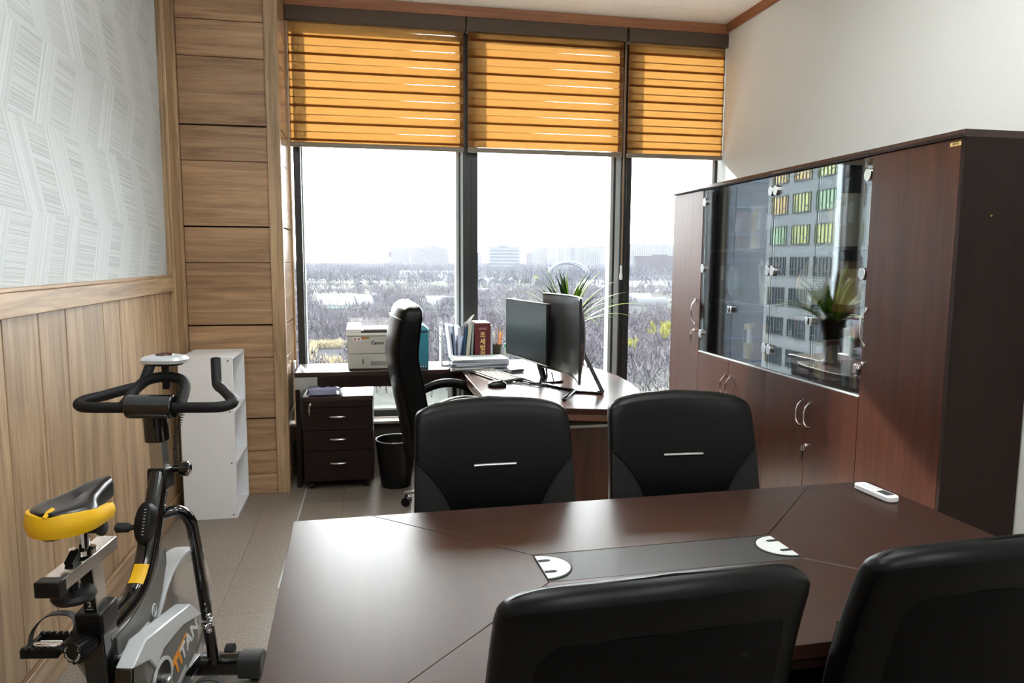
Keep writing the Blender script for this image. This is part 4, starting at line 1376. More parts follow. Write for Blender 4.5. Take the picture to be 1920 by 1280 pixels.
# ------------------------------------------------------------------ high-backed office chair at the desk
def office_chair(loc, rz):
    t = thing('office_chair', 'high-backed black leather office chair at the executive desk', 'chair', loc, rz)
    z0, z1 = .37, 1.225
    def Wf(v):
        w = .255 - .01 * math.cos(v * PI * 1.2)
        if v > .9:
            q = (v - .9) / .1
            w -= .05 * (1 - math.sqrt(max(0, 1 - q * q)))
        return w
    Tf = lambda v: rounded_end(v, .058 + .014 * math.sin(v * PI) , .94, .2)
    def sp(v):
        z = z0 + (z1 - z0) * v
        return -.26 - .085 * max(0, min(1, (v - .05) / .6)) ** 1.2 + .045 * max(0, (v - .62) / .38) ** 1.6
    back_body(Wf, Tf, z0, z1, sp, .03, K=30, n=6, cup=.03).build('backrest', M_leather, t)
    for s in (-1, 1):   # stitched side gusset outline
        seam = [back_point(s * .965, v, -1, Wf, Tf, z0, z1, sp, .03, n=6, off=.002, cup=.03) for v in [.02 + .9 * i / 24 for i in range(25)]]
        MB().tube(seam, .0035, 6).build('seam_piping', M_leather_back, t)
        seam = [back_point(s * .965, v, 1, Wf, Tf, z0, z1, sp, .03, n=6, off=.002, cup=.03) for v in [.02 + .9 * i / 24 for i in range(25)]]
        MB().tube(seam, .0035, 6).build('seam_piping', M_leather_back, t)
    # head cushion band
    hb = [back_point(u, .90, -1, Wf, Tf, z0, z1, sp, .03, n=6, off=.003, cup=.03) for u in [-.97 + 1.94 * i / 16 for i in range(17)]]
    MB().tube(hb, .005, 6).build('head_seam', M_leather, t)
    loops = []
    for z, k in ((.40, .9), (.405, .97), (.435, 1.0), (.475, 1.0), (.497, .96), (.507, .86)):
        loops.append([Vector((math.copysign(abs(math.cos(a)) ** .42, math.cos(a)) * .26 * k, .02 + math.copysign(abs(math.sin(a)) ** .42, math.sin(a)) * .25 * k, z)) for a in [2 * PI * i / 40 for i in range(40)]])
    MB().loft(loops).build('seat', M_leather, t)
    for s in (-1, 1):
        x = s * .285
        pts = [(-.262, .575), (-.22, .62), (-.16, .662), (-.08, .69), (0, .695), (.07, .68), (.13, .645), (.17, .585), (.17, .52), (.13, .46), (.08, .43)]
        P2 = []
        for i in range(len(pts) - 1):
            p0, p1, p2, p3 = (Vector(pts[max(0, min(len(pts) - 1, i + k))]) for k in (-1, 0, 1, 2))
            for k in range(4):
                q = k / 4
                P2.append(.5 * ((2 * p1) + (-p0 + p2) * q + (2 * p0 - 5 * p1 + 4 * p2 - p3) * q * q + (-p0 + 3 * p1 - 3 * p2 + p3) * q ** 3))
        P2.append(Vector(pts[-1]))
        loops = []
        for i, p in enumerate(P2):
            tg = (P2[min(i + 1, len(P2) - 1)] - P2[max(i - 1, 0)]).normalized()
            nn = Vector((-tg.y, tg.x))
            f = i / (len(P2) - 1)
            th = .021 + .006 * math.sin(f * PI)
            wx = .026
            loops.append([Vector((x + wx * math.copysign(abs(math.cos(a)) ** .6, math.cos(a)), p.x + nn.x * th * math.sin(a), p.y + nn.y * th * math.sin(a))) for a in [2 * PI * k / 14 for k in range(14)]])
        ar = MB().loft(loops).build('armrest', M_leather, t)
        MB().lathe([(.016, 0), (.016, .006), (.01, .009)], 16, (s * .312, -.262, .565), cols((0, 1, 0), (0, 0, s), (s, 0, 0))).build('bolt', M_brass, ar)
        MB().tube([(x - s * .0, .10, .45), (x * .7, .06, .425), (x * .5, .02, .405)], .014, 8).build('arm_bracket', M_steel, ar)
    MB().box(-.1, .1, -.14, .1, .365, .40).build('tilt_mechanism', M_blackplastic, t, .008)
    MB().tube([(0, -.1, .385), (0, -.22, .39), (0, -.27, .44)], .024, 8).build('back_bracket', M_blackplastic, t)
    star_base(t, .33, M_steel, rot0=.55)
    return t
office_chair((.475, 4.08, 0), -PI / 2 + math.radians(3))

# ------------------------------------------------------------------ white shelf unit by the pillar
bs = thing('shelf_unit', 'white three-tier shelf unit standing against the oak pillar', 'shelf unit', (-1.04, 4.142, 0))
BW, BD_, BH = .278, .385, .908     # x, y, height; open side faces +x
for y0 in (0, BD_ - .015):
    o = MB().box(0, BW, y0, y0 + .015, 0, BH).build('side_panel', M_white, bs, .0008, 0, 1)
    if y0 == 0:
        for z in (.02, .315, .605, .888):
            MB().lathe([(.0042, 0), (.0042, .0008)], 10, (BW - .022, -.0002, z), cols((1, 0, 0), (0, 0, 1), (0, -1, 0))).build('screw_cap', M_ink, o)
for z in (0.002, .302, .595):
    MB().box(.004, BW, .015, BD_ - .015, z, z + .015).build('shelf', M_white, bs, .0008, 0, 1)
MB().box(.0, BW, .015, BD_ - .015, BH - .015, BH).build('top_panel', M_white, bs, .0008, 0, 1)
MB().box(0, .004, .015, BD_ - .015, .017, BH - .015).build('back_panel', M_white, bs, 0, 0)

# ------------------------------------------------------------------ exercise bike
bk = thing('exercise_bike', 'black and silver exercise bike with a yellow saddle by oak wall', 'exercise bike', (-.672, 2.2, 0), math.radians(-9))
def Y(s, z, x=0.0):
    return Vector((x, s, z))
def spl(pts, k=6):
    P = [Vector(p) for p in pts]
    out = []
    for i in range(len(P) - 1):
        p0, p1, p2, p3 = P[max(i - 1, 0)], P[i], P[i + 1], P[min(i + 2, len(P) - 1)]
        for q in range(k):
            s = q / k
            out.append(.5 * ((2 * p1) + (-p0 + p2) * s + (2 * p0 - 5 * p1 + 4 * p2 - p3) * s * s + (-p0 + 3 * p1 - 3 * p2 + p3) * s ** 3))
    out.append(P[-1])
    return out
def oval_tube(path, wx, wn, n=18, e=.7):
    """path in the (s,z) plane; wx half width across, wn half depth (callables of 0..1)"""
    loops = []
    for i, p in enumerate(path):
        tg = (path[min(i + 1, len(path) - 1)] - path[max(i - 1, 0)]).normalized()
        nn = Vector((0, -tg.z, tg.y))
        f = i / (len(path) - 1)
        loops.append([p + Vector((wx(f) * math.copysign(abs(math.cos(a)) ** e, math.cos(a)), 0, 0)) + nn * (wn(f) * math.copysign(abs(math.sin(a)) ** e, math.sin(a))) for a in [2 * PI * k / n for k in range(n)]])
    return MB().loft(loops)
# main swooping tube, head tube
main = spl([Y(-.25, .462), Y(-.17, .468), Y(-.07, .485), Y(.0, .535), Y(.05, .62), Y(.09, .70), Y(.135, .79)])
mt_ = oval_tube(main, lambda f: .030 - .004 * f, lambda f: .040 - .008 * f).build('main_tube', M_blackgloss, bk)
MB().obox(Y(.138, .775), (.058, .066, .065), Matrix.Rotation(-.12, 3, 'X')).build('head_collar', M_blackplastic, bk, .006)
# grey decal panel low on the main tube, with maker's ring and yellow warning sticker
dp = MB()
front, back = [], []
for i in range(9):
    f = i / 8
    s = -.225 + .30 * f
    zt = .452 + .02 * f + .11 * f ** 2.6
    zb_ = .405 + .01 * math.sin(f * PI) - (.03 * math.sin(min(1, f * 1.3) * PI))
    if f > .8:
        zb_ += (f - .8) * .62
    front.append([Vector((.0325, s, zb_ + (zt - zb_) * j / 4)) for j in range(5)])
    back.append([Vector((.022, s, zb_ + (zt - zb_) * j / 4)) for j in range(5)])
dpo = MB().shell(front, back).build('side_panel', M_graypaint, bk)
MB().tube([Vector((.0335, -.02 + .013 * math.cos(a), .425 + .018 * math.sin(a))) for a in [2 * PI * i / 20 for i in range(20)]], .0022, 6, True).bar((.0335, -.02, .416), (.0335, -.02, .434), .002, .003, (1, 0, 0)).build('ring_logo', M_silver, dpo)
MB().bar((.033, -.225, .398), (.033, -.06, .408), .006, .012, (1, 0, 0)).build('silver_strip', M_silver, bk)
st = []
st2 = []
for i in range(6):
    p = main[14 + i]
    q = main[15 + i]
    tg = (q - p).normalized()
    nn = Vector((0, -tg.z, tg.y))
    f = (14 + i) / (len(main) - 1)
    dn = .040 - .008 * f
    st.append([p + nn * (dn * max(0, 1 - (abs(x) / .03) ** 3) ** .33 + .0015) + Vector((x, 0, 0)) for x in (-.016, -.005, .006, .017, .024)])
    st2.append([v_ - nn * .002 for v_ in st[-1]])
MB().shell(st, st2).build('warning_sticker', M_yellow, bk)
# seat tube, clamp, post
pt, pb_ = Y(-.272, .695), Y(-.222, .20)
dpst = (pt - pb_).normalized()
MB().bar(pt, pb_ + dpst * .1, .034, .048, (0, 1, 0)).build('seat_post', M_steel, bk, .002)
bkp = MB().bar(pt + Vector((0, -.025, -.005)), pt + Vector((0, -.025, 0)) - dpst * .22, .030, .002, (0, 1, 0)).build('scale_plate', M_blackplastic, bk)
ax_u = Vector((1, 0, 0))
for k in range(3):
    pp = pt + Vector((0, -.0272, 0)) - dpst * (.085 + .036 * k)
    put_text('scale_number', str(k + 1), .02, M_lightgray, bkp, pp, cols((1, 0, 0), dpst, Vector((1, 0, 0)).cross(dpst)), 0)
    MB().bar(pp + Vector((-.009, -.0002, -.012)), pp + Vector((.009, -.0002, -.012)), .0012, .0008).build('scale_mark', M_lightgray, bkp)
sl = MB().bar(Y(-.258, .55), Y(-.214, .13), .058, .072, (0, 1, 0)).build('seat_tube', M_blackgloss, bk, .004)
MB().bar(Y(-.259, .56), Y(-.252, .50), .070, .084, (0, 1, 0)).build('seat_collar', M_blackplastic, bk, .006)
kc = Vector((-.02, -.335, .475))
kdir = Vector((-.25, -.97, -.05)).normalized()
kx = kdir.cross(Vector((0, 0, 1))).normalized()
kR = cols(kx, kx.cross(kdir) * -1, kdir)
kn = MB()
for i in range(12):
    a = 2 * PI * i / 12
    kn.cyl(kc + kx * (.022 * math.cos(a)) + Vector((0, 0, .022 * math.sin(a))) - kdir * .05, kc + kx * (.026 * math.cos(a)) + Vector((0, 0, .026 * math.sin(a))), .007, 8)
kn.lathe([(.02, -.06), (.026, -.05), (.03, -.002), (.027, .003)], 24, kc, kR)
kno = kn.build('adjusting_knob', M_blackplastic, bk)
zc_ = Vector((0, 0, 1))
xr = (-kx) if kx.x < 0 else kx
for i, ch in enumerate('PULL THEN TO ADJUST LOOSEN '):
    if ch == ' ':
        continue
    a = PI * .95 - 2 * PI * i / 27
    rad = (xr * math.cos(a) + zc_ * math.sin(a))
    tn = (xr * math.sin(a) - zc_ * math.cos(a))
    put_text('knob_letter', ch, .0075, M_lightgray, kno, kc + rad * .0205 + kdir * .0034, cols(tn, rad, kdir), 0)
# fore-aft saddle rail
ra, rb_ = Y(-.452, .692), Y(-.185, .700)
MB().bar(ra + Vector((0, .02, 0)), rb_, .052, .034).build('saddle_rail', M_chrome, bk, .003)
MB().bar(ra - Vector((0, .004, 0)), ra + Vector((0, .03, 0)), .056, .038).build('rail_end_cap', M_blackplastic, bk, .003)
sk = Vector((.012, -.37, .655))
MB().lathe([(.012, .02), (.012, -.0), (.045, -.004), (.05, -.014), (.045, -.024), (.02, -.028)], 22, sk).build('rail_knob', M_blackplastic, bk)
MB().bar(Y(-.36, .71), Y(-.33, .73), .02, .02).build('rail_screw', M_blackplastic, bk)
MB().lathe([(.03, .718), (.03, .73), (.016, .735), (.016, .79), (0.01, .79)], 16, (0, -.30, 0)).build('saddle_stem', M_chrome, bk)
cl_ = MB().cyl((-.045, -.30, .782), (.045, -.30, .782), .014, 12)
for s in (-1, 1):
    cl_.lathe([(.018, 0), (.02, .004), (.02, .012), (.014, .016)], 10, (s * .043, -.3, .782), cols((0, 1, 0), (0, 0, s), (s, 0, 0)))
    cl_.tube([(s * .02, -.38, .80), (s * .022, -.33, .786), (s * .022, -.27, .786), (s * .012, -.20, .805)], .0045, 8)
cl_.build('saddle_clamp', M_blackmatte, bk)
# saddle: wide rounded rear, narrow nose
def sad(s):      # half width along the saddle, s: 0 rear .. 1 nose
    if s < .45:
        return .077 * math.sqrt(max(0.02, 1 - ((.28 - s) / .30) ** 2)) if s < .28 else .077 - .038 * ((s - .28) / .17) ** 1.3 * .8
    return .048 - .022 * min(1, (s - .45) / .4)
loops_top = []
def saddle_loop(f, zlo, zhi, k=1.0, n=24):
    y = -.435 + .265 * f
    w = sad(f) * k
    arch = .012 * f + .014 * max(0, f - .75) * -2
    l = []
    for i in range(n):
        a = 2 * PI * i / n
        cx_, sz = math.cos(a), math.sin(a)
        x = w * math.copysign(abs(cx_) ** .55, cx_)
        zz = (zlo + zhi) / 2 + (zhi - zlo) / 2 * math.copysign(abs(sz) ** .6, sz)
        groove = -.012 * math.exp(-(x / .016) ** 2) * (1 if sz > 0 else 0) * math.sin(min(1, f / .8) * PI)
        l.append(Vector((x, y, zz + arch + groove)))
    return l
MB().loft([saddle_loop(f, .80 + .012 * f, .868 + .002 * f, k) for f, k in ((.0, .75), (.02, .92), (.06, 1), (.12, 1), (.2, 1), (.3, 1), (.4, 1), (.5, 1), (.6, 1), (.7, 1), (.8, 1), (.9, .97), (.96, .85), (1.0, .55))]).build('saddle', M('black_saddle_vinyl', (26, 26, 27), .3), bk)
band = []
band2 = []
for i in range(25):
    q = -1 + 2 * i / 24
    ang_ = q * 1.75
    # follow the rear rim in plan
    x = .080 * math.sin(max(-PI / 2, min(PI / 2, ang_)))
    y = -.355 - .088 * math.cos(max(-PI / 2, min(PI / 2, ang_)))
    if abs(ang_) > PI / 2:
        y = -.355 + (abs(ang_) - PI / 2) * .3
    zt_ = .862 - .014 * abs(q) ** 3 - .006 * math.exp(-(x / .02) ** 2)
    zb2 = .806 + .004 * abs(q)
    row_, rw2 = [], []
    for j in range(7):
        v = j / 6
        bul = .006 * math.sin(v * PI)
        out_ = Vector((x, y + .355, 0)).normalized()
        row_.append(Vector((x, y, zb2 + (zt_ - zb2) * v)) + out_ * bul)
        rw2.append(Vector((x, y, zb2 + (zt_ - zb2) * v)) - out_ * .012)
    band.append(row_)
    band2.append(rw2)
MB().shell(band, band2).build('saddle_rear_band', M_yellow, bk)
MB().tube([(0, -.444, .858), (0, -.43, .866), (0, -.41, .868)], .005, 6).build('saddle_stitch', M_yellow, bk)
# handlebar column and bars
MB().bar(Y(.139, .79), Y(.127, .945), .040, .044, (0, 1, 0)).build('handlebar_post', M_steel, bk, .003)
MB().loft([[Vector((.030 * k * math.copysign(abs(math.cos(a)) ** .6, math.cos(a)), .127 + (z - .9) * -.06 + .036 * k * math.copysign(abs(math.sin(a)) ** .6, math.sin(a)), z)) for a in [2 * PI * i / 20 for i in range(20)]] for z, k in ((.895, .98), (.90, 1), (.955, 1), (.985, 1.06))]).build('post_sleeve', M_blackgloss, bk)
MB().obox(Y(.118, .982), (.115, .10, .016)).build('stem_plate', M_blackgloss, bk, .006)
MB().cyl((-.068, .10, 1.005), (.068, .10, 1.005), .036, 20).build('stem_clamp', M_blackgloss, bk, .003)
pB = spl([(-.05, .10, 1.002), (-.16, .10, 1.002), (-.205, .106, 1.003), (-.228, .128, 1.008), (-.222, .158, 1.014), (-.195, .20, 1.018), (-.148, .27, 1.028), (-.128, .295, 1.032), (-.118, .31, 1.045), (-.108, .335, 1.09), (-.103, .348, 1.115)], 5)
hbL = MB().tube(pB, .0165, 12).build('grip_bar', M_foamgrip, bk)
MB().tube([(-p.x, p.y, p.z) for p in pB], .0165, 12).build('grip_bar', M_foamgrip, bk)
loop_ = spl([(-.085, .10, 1.005), (-.08, .125, 1.02), (-.072, .17, 1.05), (-.05, .20, 1.07), (0, .21, 1.077), (.05, .20, 1.07), (.072, .17, 1.05), (.08, .125, 1.02), (.085, .10, 1.005)], 5)
MB().tube(loop_, .0165, 12).build('inner_loop_bar', M_foamgrip, bk)
MB().bar((0, .208, 1.039), (0, .206, 1.129), .022, .012, (0, 1, 0)).build('console_bracket', M_blackplastic, bk, .002)
con = MB().loft([[Vector((.068 * k * math.copysign(abs(math.cos(a)) ** .6, math.cos(a)), .205 + .05 * k * math.copysign(abs(math.sin(a)) ** .7, math.sin(a)), z)) for a in [2 * PI * i / 28 for i in range(28)]] for z, k in ((1.122, .8), (1.124, .96), (1.134, 1.0), (1.142, .9), (1.147, .6))]).build('console', M_silver, bk)
MB().loft([[Vector((.06 * k * math.cos(a), .205 + .045 * k * math.sin(a), z)) for a in [2 * PI * i / 24 for i in range(24)]] for z, k in ((1.116, .85), (1.123, 1.0))]).build('console_base', M_blackplastic, con)
MB().loft([[Vector((.028 * k * math.cos(a), .205 + .028 * k * math.sin(a), z)) for a in [2 * PI * i / 20 for i in range(20)]] for z, k in ((1.144, 1.0), (1.151, .9), (1.154, .4))]).build('console_display', M('dark_red_display', (60, 24, 22), .2), con)
coil = []
cA, cB = Vector((.075, .15, .985)), Vector((.035, .165, .79))
for i in range(241):
    f = i / 240
    a = 2 * PI * 24 * f
    c = cA.lerp(cB, f) + Vector((-.012 * math.sin(f * PI), 0, 0))
    coil.append(c + Vector((.006 * math.cos(a), .006 * math.sin(a), 0)))
MB().tube(coil, .0014, 5).build('coiled_cable', M_blackmatte, bk)
hk = Vector((.052, .165, .795))
MB().lathe([(.012, -.03), (.012, -.005), (.022, 0), (.024, .02), (.016, .026)], 20, hk, cols((0, 1, 0), (0, 0, 1), (1, 0, 0))).build('height_knob', M_blackgloss, bk)
MB().lathe([(.016, .0), (.017, .004), (.012, .006)], 20, hk + Vector((.022, 0, 0)), cols((0, 1, 0), (0, 0, 1), (1, 0, 0))).build('knob_cap', M_chrome, bk)
# brake lever, resistance scale
ov = [Vector((.0, 0, 0))]
oc = Y(.045, .665)
tgt = Vector((0, .36, .93)).normalized()
nrm = Vector((0, -.93, .36))
MB().loft([[oc + nrm * (.03 + h) + Vector((.026 * k * math.cos(a), 0, 0)) + tgt * (.062 * k * math.sin(a)) for a in [2 * PI * i / 24 for i in range(24)]] for h, k in ((-.03, 1.0), (.004, 1.0), (.012, .9), (.015, .6))]).build('resistance_cover', M_blackplastic, bk)
for i in range(9):
    MB().obox(oc + nrm * .0455 + tgt * (-.034 + .009 * i) + Vector((.006, 0, 0)), (.006, .0018, .0012), cols((1, 0, 0), tgt, nrm)).build('scale_tick', M_lightgray, bk)
MB().tube([oc + Vector((-.015, -.02, -.005)), oc + Vector((-.04, -.025, -.004)), oc + Vector((-.046, -.025, -.004)), oc + Vector((-.078, -.03, -.003)), oc + Vector((-.082, -.03, -.003))], [.008, .008, .014, .015, .010], 14).build('tension_knob', M_blackmatte, bk)
# fork: arched tubes down to the front foot
for s in (-1, 1):
    fp = spl([(0, .13, .66), (s * .04, .15, .665), (s * .066, .17, .63), (s * .072, .19, .56), (s * .072, .24, .35), (s * .072, .305, .075)], 5)
    MB().tube(fp, .0185, 12).build('fork_leg', M_blackgloss, bk)
    ax = Vector((s * .095, .215, .262))
    xx = MB()
    xx.cyl(ax - Vector((s * .02, 0, 0)), ax + Vector((s * .016, 0, 0)), .011, 10)
    for q in ((0, .026), (0, -.026), (.024, 0), (-.024, 0)):
        xx.sphere((ax.x, ax.y + q[0], ax.z + q[1]), .0095, 10, 6)
    xx.cyl(ax, ax + Vector((0, 0, .026)), .006, 8).cyl(ax, ax - Vector((0, 0, .026)), .006, 8)
    xx.build('axle_nut', M_chrome, bk)
# flywheel, silver shroud, chain guard
fc = Vector((0, .215, .265))
RX = cols((0, 1, 0), (0, 0, 1), (1, 0, 0))
MB().lathe([(.03, -.016), (.19, -.012), (.20, -.022), (.222, -.022), (.222, .022), (.20, .022), (.19, .012), (.03, .016)], 48, fc, RX).build('flywheel', M_steel, bk)
# brake pad housing arching over the wheel
arc = [fc + Vector((0, .232 * math.cos(a), .232 * math.sin(a))) for a in [PI * (.30 + .62 * i / 16) for i in range(17)]]
oval_tube(arc, lambda f: .034, lambda f: .006, 14, .35).build('flywheel_shroud', M_silver, bk)
# chain guard on the right-hand side
cg = [(-.285, .335), (-.262, .40), (-.20, .43), (.075, .385), (.16, .30), (.14, .22), (-.08, .135), (-.22, .155), (-.28, .23)]
gd = MB().prism(cg, 'x', .052, .088).build('chain_guard', M_graypaint, bk, .008)
top_ = [(-.27, .405), (-.20, .438), (.10, .392), (.165, .315), (.06, .352), (-.12, .362), (-.17, .33), (-.20, .372)]
MB().prism([(-.275, .395), (-.20, .434), (.085, .392), (.168, .318), (.03, .352), (-.10, .352), (-.15, .322), (-.185, .366)], 'x', .046, .0945).build('guard_top_panel', M_silver, gd, .004)
MB().prism([(-.29, .25), (-.275, .395), (-.215, .41), (-.2, .3), (-.235, .17)], 'x', .044, .0925).build('guard_rear_panel', M_blackgloss, gd, .006)
kc2 = Vector((.09, -.115, .27))
MB().lathe([(.06, 0), (.06, .005), (.05, .005), (.05, 0)], 36, kc2, RX, closed=True).build('crank_ring', M_silver, gd)
MB().lathe([(.0, 0), (.05, 0), (.05, .003), (0, .003)], 30, kc2, RX, closed=True).build('crank_hub_cover', M_blackplastic, gd)
base_dir = Vector((0, .94, .34)).normalized()
upd = Vector((0, -.34, .94))
xn = Vector((1, 0, 0))
tR = cols(base_dir, upd, base_dir.cross(upd))
if base_dir.cross(upd).x < 0:
    tR = cols(-base_dir, upd, (-base_dir).cross(upd))
put_text('logo_ti', 'TI', .066, M_orange, gd, (.0885, -.035, .242), tR, .002, 'LEFT', .0008)
put_text('logo_tan', 'TAN', .066, M_lightgray, gd, Vector((.0885, -.035, .242)) + base_dir * .052, tR, .002, 'LEFT', .0008)
MB().bar(Vector((.0885, -.045, .275)), Vector((.0885, .06, .312)), .0008, .006, upd).build('logo_stripe', M_orange, gd)
MB().prism([(-.05, .165), (.05, .205), (.045, .22), (-.06, .18)], 'x', .0885, .0895).build('guard_stripe', M_silver, gd)
# cranks and pedals
cc = Vector((0, -.115, .27))
def crank(s, ang):
    e = cc + Vector((s * .105, -.165 * math.cos(ang), .165 * math.sin(ang)))
    c = MB().cyl(cc + Vector((s * .05, 0, 0)), cc + Vector((s * .11, 0, 0)), .014, 12)
    c.build('crank_axle', M_steel, bk)
    oval_tube
    m_ = MB().tube(spl([cc + Vector((s * .10, 0, 0)), cc.lerp(e, .5) + Vector((s * .052, 0, 0)), e], 5), [.013] * 11, 10)
    ck = m_.build('crank_arm', M_steel, bk)
    p = e + Vector((s * .062, 0, 0))
    pdl = MB()
    pdl.box(p.x - .048, p.x + .048, p.y - .045, p.y - .036, p.z - .012, p.z + .012)
    pdl.box(p.x - .048, p.x + .048, p.y + .036, p.y + .045, p.z - .012, p.z + .012)
    pdl.box(p.x - .048, p.x - .038, p.y - .04, p.y + .04, p.z - .01, p.z + .01)
    pdl.box(p.x + .038, p.x + .048, p.y - .04, p.y + .04, p.z - .01, p.z + .01)
    for k in range(6):
        for yy in (-.041, .041):
            pdl.box(p.x - .044 + .016 * k, p.x - .036 + .016 * k, p.y + yy - .005, p.y + yy + .005, p.z + .012, p.z + .018)
    pdl.build('pedal', M_blackplastic, bk, .001)
    MB().cyl(e, p + Vector((s * .04, 0, 0)), .010, 12).box(p.x - .03, p.x + .03, p.y - .016, p.y + .016, p.z - .008, p.z + .008).build('pedal_body', M_chrome, bk, .004)
    strap = [(p.x - .05, p.y, p.z + .0), (p.x - .055, p.y + .03, p.z + .03), (p.x - .03, p.y + .06, p.z + .055), (p.x + .03, p.y + .06, p.z + .055), (p.x + .055, p.y + .03, p.z + .03), (p.x + .05, p.y, p.z)]
    MB().loft([[Vector(q) + Vector((0, dy_, dz_)) for dy_, dz_ in ((-.012, 0), (.012, 0), (.012, .003), (-.012, .003))] for q in spl(strap, 4)]).build('toe_strap', M_blackmatte, bk)
    cage = [(p.x - .045, p.y + .045, p.z - .004), (p.x - .04, p.y + .09, p.z - .03), (p.x, p.y + .11, p.z - .045), (p.x + .04, p.y + .09, p.z - .03), (p.x + .045, p.y + .045, p.z - .004)]
    MB().loft([[Vector(q) + Vector((0, 0, dz_)) + Vector((0, dy_, 0)) for dy_, dz_ in ((-.004, -.022), (.004, -.022), (.004, .018), (-.004, .018))] for q in spl(cage, 4)]).build('toe_cage', M_blackplastic, bk)
crank(-1, math.radians(62))
crank(1, math.radians(242))
# lower frame and feet
MB().bar(Y(.31, .085), Y(-.40, .085), .05, .04).build('lower_beam', M_blackgloss, bk, .004)
MB().bar(Y(-.115, .1), Y(-.115, .29), .05, .06, (0, 1, 0)).build('bottom_bracket_post', M_blackgloss, bk, .004)
for s_, nm in ((.325, 'front'), (-.42, 'rear')):
    f_ = oval_tube([Y(s_, .052)] * 2, lambda f: .01, lambda f: .01)
    ft = MB().loft([[Vector((x, s_ + .036 * math.copysign(abs(math.cos(a)) ** .5, math.cos(a)), .058 + .032 * math.copysign(abs(math.sin(a)) ** .6, math.sin(a)))) for a in [2 * PI * i / 20 for i in range(20)]] for x in (-.17, .17)]).build('stabilizer_bar', M_blackgloss, bk)
    for s in (-1, 1):
        MB().loft([[Vector((s * x, s_ + .041 * k * math.copysign(abs(math.cos(a)) ** .5, math.cos(a)), .056 + .042 * k * math.copysign(abs(math.sin(a)) ** .6, math.sin(a)))) for a in [2 * PI * i / 20 for i in range(20)]] for x, k in ((.155, 1.0), (.225, 1.0), (.232, .85))]).build('end_cap', M('charcoal_cap', (44, 46, 46), .4), ft)
        MB().lathe([(.014, 0), (.014, .022), (.02, .022)], 10, (s * .2, s_, -.0)).build('levelling_foot', M_blackmatte, ft)
        if s_ > 0:
            MB().cyl((s * .10 - .012, s_ + .05, .07), (s * .10 + .012, s_ + .05, .07), .03, 18).build('transport_wheel', M_blackmatte, ft)
            MB().cyl((s * .10 - .022, s_ + .05, .07), (s * .10 + .022, s_ + .05, .07), .006, 8).build('wheel_bolt', M_chrome, ft)
            MB().cyl((s * .045, s_, .088), (s * .045, s_, .108), .006, 8).build('bolt', M_chrome, ft)

# wall cable and dark box beside the pillar reveal
t = thing('wall_cable', 'black cable hanging from a socket on the pillar side', 'cable', (XP + .006, 4.88, .45))
MB().tube(spl([(0.008, 0, .28), (.02, -.01, .25), (.012, .02, .12), (.015, .04, .0), (.012, .03, -.2), (.012, .06, -.44)]), .004, 7).build('lead', M_blackmatte, t)
MB().box(.0005, .014, -.03, .03, .25, .33).build('socket', M_lightgray, t, .003)

# ------------------------------------------------------------------ outside: plain with woods, greenhouses and towers, thirty metres below
GZ = -30.0
re = random.Random(33)
def gp(px, py):
    return on(px, py, 'z', GZ)
def at(px, d):
    """plan point on the line of sight px at plan distance d"""
    r_ = ray(px, 487)
    v_ = Vector((r_.x, r_.y, 0)).normalized()
    return Vector((v_.x * d, v_.y * d, GZ))

m, nt, b = newmat('spring_plain')
tc = N(nt, 'ShaderNodeTexCoord')
n1_ = N(nt, 'ShaderNodeTexNoise')
n1_.inputs['Scale'].default_value = .02
n1_.inputs['Detail'].default_value = 8
nt.links.new(tc.outputs['Object'], n1_.inputs['Vector'])
rp = N(nt, 'ShaderNodeValToRGB')
e_ = rp.color_ramp.elements
e_[0].position = .35
e_[0].color = lin((44, 44, 47))
e_[1].position = .68
e_[1].color = lin((70, 69, 66))
x_ = rp.color_ramp.elements.new(.52)
x_.color = lin((54, 56, 54))
nt.links.new(n1_.outputs['Fac'], rp.inputs[0])
nt.links.new(rp.outputs[0], b.inputs['Base Color'])
b.inputs['Roughness'].default_value = 1
b.inputs['Specular IOR Level'].default_value = 0
gr = MB().box(-6000, 6000, 25, 9500, GZ - 2, GZ).build('ground', m, None, 0, 0)
tag(gr, 'flat grey-brown plain far below the office window', None, None, 'structure')

M_bark = M('grey_brown_bark', (48, 46, 49), .95, spec=0.0, var=.15, vs_=.6)
M_twig = M('violet_grey_twigs', (62, 60, 65), .95, spec=0.0)
M_bud = M('yellow_green_buds', (104, 104, 52), .95, spec=0.0, var=.2, vs_=1.0)
M_ever = M('dark_evergreen', (28, 38, 37), .95, spec=0.0, var=.2, vs_=.5)

